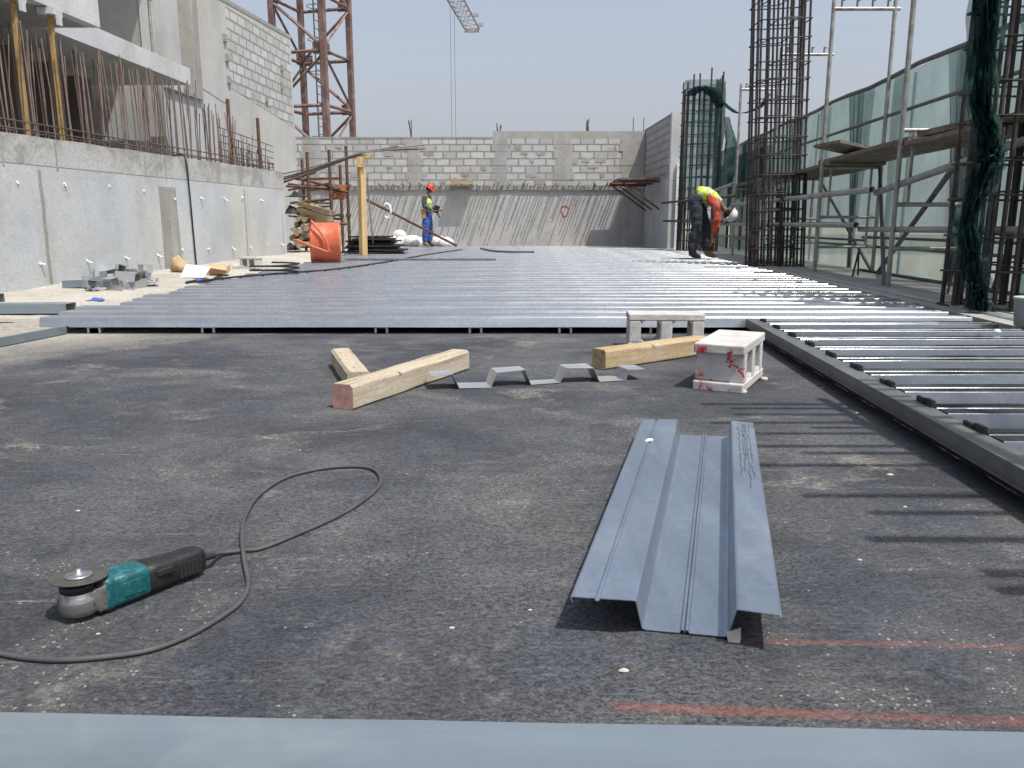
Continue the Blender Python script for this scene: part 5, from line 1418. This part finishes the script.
m = MB(); m.box((q.x,FY-0.25,1.90),(0.62,0.3,0.10)); m.box((q.x-0.2,FY-0.25,1.99),(0.08,0.25,0.09)); m.box((q.x+0.22,FY-0.25,1.98),(0.1,0.25,0.07))
tag(m.build('formwork_beam', M['timber2']), "short yellow formwork beam left on the ledge of the far wall", "beam")
# ================================================================== people
def skin_mesh(nodes, edges, root, sub=2):
    names = list(nodes); ix = {n:i for i,n in enumerate(names)}
    me = bpy.data.meshes.new('tmp_skin')
    me.from_pydata([Vector(nodes[n][0]) for n in names], [(ix[a],ix[b]) for a,b in edges], [])
    o = bpy.data.objects.new('tmp_skin', me); col.objects.link(o)
    sk = o.modifiers.new('skin','SKIN'); sk.use_smooth_shade = True; sk.branch_smoothing = 0.4
    for n in names:
        v = me.skin_vertices[0].data[ix[n]]; r_ = nodes[n][1]
        v.radius = (r_,r_) if isinstance(r_,(int,float)) else r_
        v.use_root = (n == root)
    ss = o.modifiers.new('sub','SUBSURF'); ss.levels = sub; ss.render_levels = sub
    dg = bpy.context.evaluated_depsgraph_get(); dg.update()
    res = bpy.data.meshes.new_from_object(o.evaluated_get(dg))
    bpy.data.objects.remove(o); bpy.data.meshes.remove(me)
    for p in res.polygons: p.use_smooth = True
    return res
def put(me, name, mats, parent):
    me.materials.clear()
    for m_ in (mats if isinstance(mats,(list,tuple)) else [mats]): me.materials.append(m_)
    o = bpy.data.objects.new(name, me); o.parent = parent; col.objects.link(o); me.name = name
    return o
def folds(me, amp, seed):
    ns = [v.normal.copy() for v in me.vertices]
    for v, n_ in zip(me.vertices, ns):
        c_ = v.co
        k_ = nz(c_.x*7+0.5*c_.z, c_.y*7, c_.z*13+seed) + 0.6*nz(c_.x*16, c_.y*16, c_.z*26+seed)
        v.co = c_ + n_*(amp*k_)
    return me
def person(loc, rz, J, label, cl, scale=1.0):
    """J: joint name -> position in metres, standing on z=0, facing local +x."""
    root = empty('person', loc, label, "person", rz=rz); root.scale = (scale,)*3
    V = {k: Vector(v) for k,v in J.items()}
    nodes = {'pel':(V['pel'],0.115),'sp':(V['sp'],0.115),'ch':(V['ch'],0.135),'nk':(V['nk'],0.055),'hd0':(lerp(V['nk'],V['hd'],0.45),0.06),
             'hd':(V['hd'],0.088),'hd1':(V['hd']+(V['hd']-V['nk']).normalized()*0.075,0.070)}
    edges = [('pel','sp'),('sp','ch'),('ch','nk'),('nk','hd0'),('hd0','hd'),('hd','hd1')]
    face = (V['face']).normalized()
    for s_ in 'lr':
        nodes.update({'sh'+s_:(V['sh'+s_],0.062),'el'+s_:(V['el'+s_],0.046),'wr'+s_:(V['wr'+s_],0.031),
                      'hp'+s_:(V['hp'+s_],0.092),'kn'+s_:(V['kn'+s_],0.060),'ca'+s_:(lerp(V['kn'+s_],V['an'+s_],0.3),0.058),'an'+s_:(V['an'+s_],0.042),'to'+s_:(V['to'+s_],0.034)})
        edges += [('ch','sh'+s_),('sh'+s_,'el'+s_),('el'+s_,'wr'+s_),('pel','hp'+s_),('hp'+s_,'kn'+s_),('kn'+s_,'ca'+s_),('ca'+s_,'an'+s_),('an'+s_,'to'+s_)]
        # palm, four bent fingers and a thumb
        hd_ = V['ha'+s_].normalized(); w = V['wr'+s_]
        sd = hd_.cross(Vector((0,0,1)));  sd = sd.normalized() if sd.length > 0.2 else Vector((1,0,0)).cross(hd_).normalized()
        curl = hd_.cross(sd).normalized() * (1 if s_ == 'l' else 1)
        nodes['pm'+s_] = (w+hd_*0.055,(0.034,0.022)); edges.append(('wr'+s_,'pm'+s_))
        for k,(off,ln) in enumerate(((-0.03,0.066),(-0.010,0.075),(0.010,0.071),(0.029,0.056))):
            b_ = w+hd_*0.088+sd*off
            nodes['f%d0%s'%(k,s_)] = (b_,0.0105); nodes['f%d1%s'%(k,s_)] = (b_+hd_*ln*0.45-curl*0.006,0.0095)
            nodes['f%d2%s'%(k,s_)] = (b_+hd_*ln*0.8-curl*0.025,0.0085); nodes['f%d3%s'%(k,s_)] = (b_+hd_*ln-curl*0.045,0.0075)
            edges += [('pm'+s_,'f%d0%s'%(k,s_)),('f%d0%s'%(k,s_),'f%d1%s'%(k,s_)),('f%d1%s'%(k,s_),'f%d2%s'%(k,s_)),('f%d2%s'%(k,s_),'f%d3%s'%(k,s_))]
        t_ = w+hd_*0.03+sd*0.035
        nodes['t0'+s_] = (t_,0.012); nodes['t1'+s_] = (t_+hd_*0.03+sd*0.018-curl*0.01,0.0105); nodes['t2'+s_] = (t_+hd_*0.052+sd*0.016-curl*0.022,0.009)
        edges += [('pm'+s_,'t0'+s_),('t0'+s_,'t1'+s_),('t1'+s_,'t2'+s_)]
    # nose grows out of the head
    nodes['no'] = (V['hd']+face*0.092-(V['hd']-V['nk']).normalized()*0.005,0.016); nodes['no2'] = (V['hd']+face*0.106-(V['hd']-V['nk']).normalized()*0.014,0.011)
    nodes['jaw'] = (V['hd']+face*0.055-(V['hd']-V['nk']).normalized()*0.062,0.045)
    edges += [('hd','no'),('no','no2'),('hd','jaw')]
    body = put(skin_mesh(nodes, edges, 'pel'), 'body', M['skin'], root)
    up = (V['hd']-V['nk']).normalized(); lat = up.cross(face).normalized()
    m = MB()
    for s_ in (-1,1):
        e = V['hd']+face*0.083+lat*0.031*s_+up*0.012
        m.lathe([(0.0,-0.008),(0.009,-0.004),(0.009,0.004),(0.0,0.008)],e,n=8)
    m.box(V['hd']+face*0.088-up*0.048,(0.012,0.045,0.008),Matrix((face,lat,up)).transposed())
    m.build('eyes_and_mouth', M['hair'], root, local=True)
    m = MB()
    for s_ in (-1,1): m.lathe([(0.0,-0.008),(0.018,-0.006),(0.02,0.0),(0.018,0.006),(0.0,0.008)],V['hd']+lat*0.088*s_-up*0.008,Matrix((face,up,lat)).transposed(),n=10)
    m.build('ears', M['skin'], root, local=True)
    Mh = Matrix((face,lat,up)).transposed()
    m = MB(); m.lathe([(0.090,-0.05),(0.098,-0.01),(0.096,0.03),(0.08,0.06)],V['hd']-face*0.012,Mh,n=18); m.build('hair', M['hair'], root, local=True)
    hc = V['hd']+up*0.045-face*0.004
    m = MB(); m.lathe([(0.113,-0.008),(0.128,-0.004),(0.128,0.004),(0.112,0.008),(0.112,0.035),(0.100,0.072),(0.070,0.103),(0.030,0.116),(0.0,0.118)],hc,Mh,n=28)
    vs=[]; 
    for k in range(9):
        a_ = -1.1+2.2*k/8; o_ = hc+(face*math.cos(a_)+lat*math.sin(a_))*0.118
        p_ = hc+(face*math.cos(a_)*0.175+lat*math.sin(a_)*0.14)-up*0.018
        vs += [o_+up*0.004,p_+up*0.003,p_-up*0.004,o_-up*0.006]
    m.add(vs,[(k*4+i,k*4+(i+1)%4,k*4+4+(i+1)%4,k*4+4+i) for k in range(8) for i in range(4)]+[(3,2,1,0),(32,33,34,35)])
    m.add([hc+up*0.118+face*0.06*q+lat*0.008*s_-up*0.012*q*q for q in (-1.4,-0.7,0,0.7,1.4) for s_ in (-1,1)],[(0,1,3,2),(2,3,5,4),(4,5,7,6),(6,7,9,8)])
    m.build('helmet', cl['helmet'], root, local=True)
    # clothing grown over the same joints
    tn = {'pel':(V['pel'],(0.150,0.135)),'wa':(lerp(V['pel'],V['sp'],0.7),(0.140,0.128))}
    te = [('pel','wa')]
    for s_ in 'lr':
        k1 = lerp(V['kn'+s_],V['an'+s_],0.5); k2 = lerp(V['kn'+s_],V['an'+s_],0.93)
        tn.update({'hp'+s_:(V['hp'+s_],0.110),'th'+s_:(lerp(V['hp'+s_],V['kn'+s_],0.5),0.116),'kn'+s_:(V['kn'+s_],0.096),'k1'+s_:(k1,0.090),'k2'+s_:(k2,0.092)})
        te += [('pel','hp'+s_),('hp'+s_,'th'+s_),('th'+s_,'kn'+s_),('kn'+s_,'k1'+s_),('k1'+s_,'k2'+s_)]
    put(folds(skin_mesh(tn,te,'pel',3),0.016,1.0),'trousers',cl['trousers'],root)
    tn = {'wa':(lerp(V['pel'],V['sp'],0.1),(0.140,0.128)),'sp':(V['sp'],(0.140,0.128)),'ch':(V['ch'],(0.160,0.140)),'nk':(lerp(V['ch'],V['nk'],0.8),0.07)}
    te = [('wa','sp'),('sp','ch'),('ch','nk')]
    for s_ in 'lr':
        tn.update({'sh'+s_:(V['sh'+s_],0.076),'el'+s_:(V['el'+s_],0.060),'wr'+s_:(lerp(V['el'+s_],V['wr'+s_],cl.get('sleeve',0.9)),0.046)})
        te += [('ch','sh'+s_),('sh'+s_,'el'+s_),('el'+s_,'wr'+s_)]
    put(folds(skin_mesh(tn,te,'ch',3),0.013,5.0),'shirt',cl['shirt'],root)
    tn = {'wa':(lerp(V['pel'],V['sp'],-0.05),(0.172,0.160)),'sp':(V['sp'],(0.182,0.168)),'ch':(V['ch'],(0.198,0.178)),'n':(lerp(V['ch'],V['nk'],0.6),0.115)}
    te = [('wa','sp'),('sp','ch'),('ch','n')]
    for s_ in 'lr': tn['sh'+s_] = (lerp(V['ch'],V['sh'+s_],0.8),0.108); te.append(('ch','sh'+s_))
    vm = folds(skin_mesh(tn,te,'ch',3),0.016,9.0)
    o = put(vm,'vest',[M['vest'],M['silver']],root)
    ax = (V['ch']-V['pel']); Lx = ax.length; ax.normalize(); lt = (V['shl']-V['shr']).normalized()
    for p in vm.polygons:
        q = p.center-V['pel']; t = q.dot(ax)/Lx; s_ = abs(q.dot(lt))
        if 0.30 < t < 0.42 or 0.62 < t < 0.72 or (t > 0.72 and 0.085 < s_ < 0.125): p.material_index = 1
    for s_ in 'lr':
        a_, t_ = V['an'+s_], V['to'+s_]; d_ = (t_-a_); d_.z = 0; d_.normalize()
        bm_ = skin_mesh({'a':(a_+Vector((0,0,0.10)),0.056),'b':(a_+Vector((0,0,0.0)),0.056),'h':(a_-d_*0.035+Vector((0,0,-0.035)),0.046),'m':(a_+d_*0.09+Vector((0,0,-0.035)),0.046),'t':(a_+d_*0.165+Vector((0,0,-0.045)),0.036)},
                        [('a','b'),('b','h'),('b','m'),('m','t')],'b')
        zmin = -0.0
        for v in bm_.vertices: v.co.z = max(v.co.z, zmin)
        put(bm_,'boot',cl['boot'][0 if s_ == 'l' else 1],root)
    return root
# standing worker, looking down to the right
w1 = person((-2.32,22.35,0.108), R(-12), {
    'pel':(0,0,0.93),'sp':(0.0,0,1.12),'ch':(0.005,0,1.33),'nk':(0.03,0,1.47),'hd':(0.085,0,1.585),'face':(0.85,0,-0.5),
    'shl':(0.0,0.185,1.385),'ell':(0.06,0.235,1.12),'wrl':(0.26,0.13,1.02),'hal':(0.9,-0.25,-0.2),
    'shr':(0.0,-0.185,1.385),'elr':(-0.02,-0.245,1.13),'wrr':(0.21,-0.14,1.0),'har':(0.9,0.25,-0.1),
    'hpl':(0,0.09,0.88),'knl':(0.04,0.10,0.49),'anl':(0.0,0.11,0.085),'tol':(0.15,0.13,0.04),
    'hpr':(0,-0.09,0.88),'knr':(-0.01,-0.105,0.49),'anr':(-0.06,-0.115,0.085),'tor':(0.09,-0.14,0.04)},
    "worker standing in red helmet, yellow vest, dark sleeves and blue trousers, looking down", dict(helmet=M['helmet_red'],trousers=M['bluecloth'],shirt=M['greycloth'],vest=1,boot=(M['boot'],M['tanboot'])), 0.97)
pk = MB(); pk.box((-2.40,22.19,0.985),(0.13,0.09,0.2),(0,0.1,0)); pk.box((-2.40,22.165,1.09),(0.12,0.05,0.05)); pk.build('tool_pouch', M['tan'], None)
tag(bpy.data.objects['tool_pouch'], "tan leather tool pouch on the hip of the standing worker", "pouch")
ht = MB(); ht.box((-2.055,22.28,1.12),(0.14,0.15,0.20),(0.1,0.3,0.2)); ht.tube((-2.04,22.28,1.02),(-1.97,22.26,0.90),0.02,n=7)
tag(ht.build('cordless_drill', M['black']), "black cordless drill held in front by the standing worker", "drill")
# bending worker
w2 = person((3.34,14.42,0.108), R(-14), {
    'pel':(-0.12,0,1.06),'sp':(0.04,0,1.08),'ch':(0.21,0,0.95),'nk':(0.335,0,0.83),'hd':(0.43,0,0.755),'face':(-0.55,0,-0.83),
    'shl':(0.235,0.20,0.90),'ell':(0.27,0.22,0.64),'wrl':(0.25,0.13,0.38),'hal':(0.1,-0.1,-0.95),
    'shr':(0.235,-0.20,0.89),'elr':(0.25,-0.235,0.63),'wrr':(0.19,-0.16,0.37),'har':(0.05,0.1,-0.98),
    'hpl':(-0.12,0.09,1.01),'knl':(0.07,0.12,0.55),'anl':(0.12,0.14,0.085),'tol':(0.26,0.16,0.04),
    'hpr':(-0.12,-0.09,1.01),'knr':(-0.06,-0.13,0.55),'anr':(-0.13,-0.15,0.085),'tor':(0.02,-0.17,0.04)},
    "bending worker in white helmet, orange shirt, yellow vest and dark jeans at the deck edge", dict(helmet=M['helmet_white'],trousers=M['denim'],shirt=M['redcloth'],vest=1,boot=(M['tanboot'],M['boot']),sleeve=0.8), 1.06)

# ================================================================== daylight
SUN_EL, SUN_AZ = R(64), R(133)                  # azimuth from +y towards +x: high, behind the camera to the right
ds = Vector((math.sin(SUN_AZ)*math.cos(SUN_EL), math.cos(SUN_AZ)*math.cos(SUN_EL), math.sin(SUN_EL)))
sd_ = bpy.data.lights.new("sun", 'SUN'); sd_.energy = 2.85; sd_.angle = R(0.5); sd_.color = (1.0,0.965,0.91)
so = bpy.data.objects.new("sun", sd_); col.objects.link(so); so.location = ds*40
so.rotation_euler = (-ds).to_track_quat('-Z','Y').to_euler()
w = bpy.data.worlds.new("World"); scene.world = w; w.use_nodes = True
nt = w.node_tree; nt.nodes.clear()
sky = nt.nodes.new('ShaderNodeTexSky'); sky.sky_type = 'NISHITA'; sky.sun_disc = False
sky.sun_elevation = SUN_EL; sky.sun_rotation = SUN_AZ; sky.air_density = 1.0; sky.dust_density = 3.5; sky.ozone_density = 1.0
hs = nt.nodes.new('ShaderNodeHueSaturation'); hs.inputs['Saturation'].default_value = 0.66; hs.inputs['Value'].default_value = 0.80
bg = nt.nodes.new('ShaderNodeBackground'); bg.inputs['Strength'].default_value = 0.136
wo = nt.nodes.new('ShaderNodeOutputWorld')
nt.links.new(sky.outputs[0], hs.inputs['Color']); tcw = nt.nodes.new('ShaderNodeTexCoord'); sx = nt.nodes.new('ShaderNodeSeparateXYZ'); nt.links.new(tcw.outputs['Generated'], sx.inputs[0])
hz = nt.nodes.new('ShaderNodeMapRange'); hz.inputs[1].default_value = -0.02; hz.inputs[2].default_value = 0.36; hz.inputs[3].default_value = 0.85; hz.inputs[4].default_value = 0.06; hz.interpolation_type = 'SMOOTHSTEP'
nt.links.new(sx.outputs[2], hz.inputs[0])
mx = nt.nodes.new('ShaderNodeMix'); mx.data_type = 'RGBA'; mx.inputs[7].default_value = (2.05,2.10,2.32,1)     # desert dust near the horizon
nt.links.new(hz.outputs[0], mx.inputs[0]); nt.links.new(hs.outputs[0], mx.inputs[6])
nt.links.new(mx.outputs[2], bg.inputs[0]); nt.links.new(bg.outputs[0], wo.inputs[0])
vs_ = scene.view_settings
vs_.view_transform = 'Standard'; vs_.look = 'None'; vs_.exposure = 0.76; vs_.gamma = 1.0; vs_.use_curve_mapping = False
scene.cycles.max_bounces = 8; scene.cycles.transparent_max_bounces = 16
scene.cycles.use_denoising = True
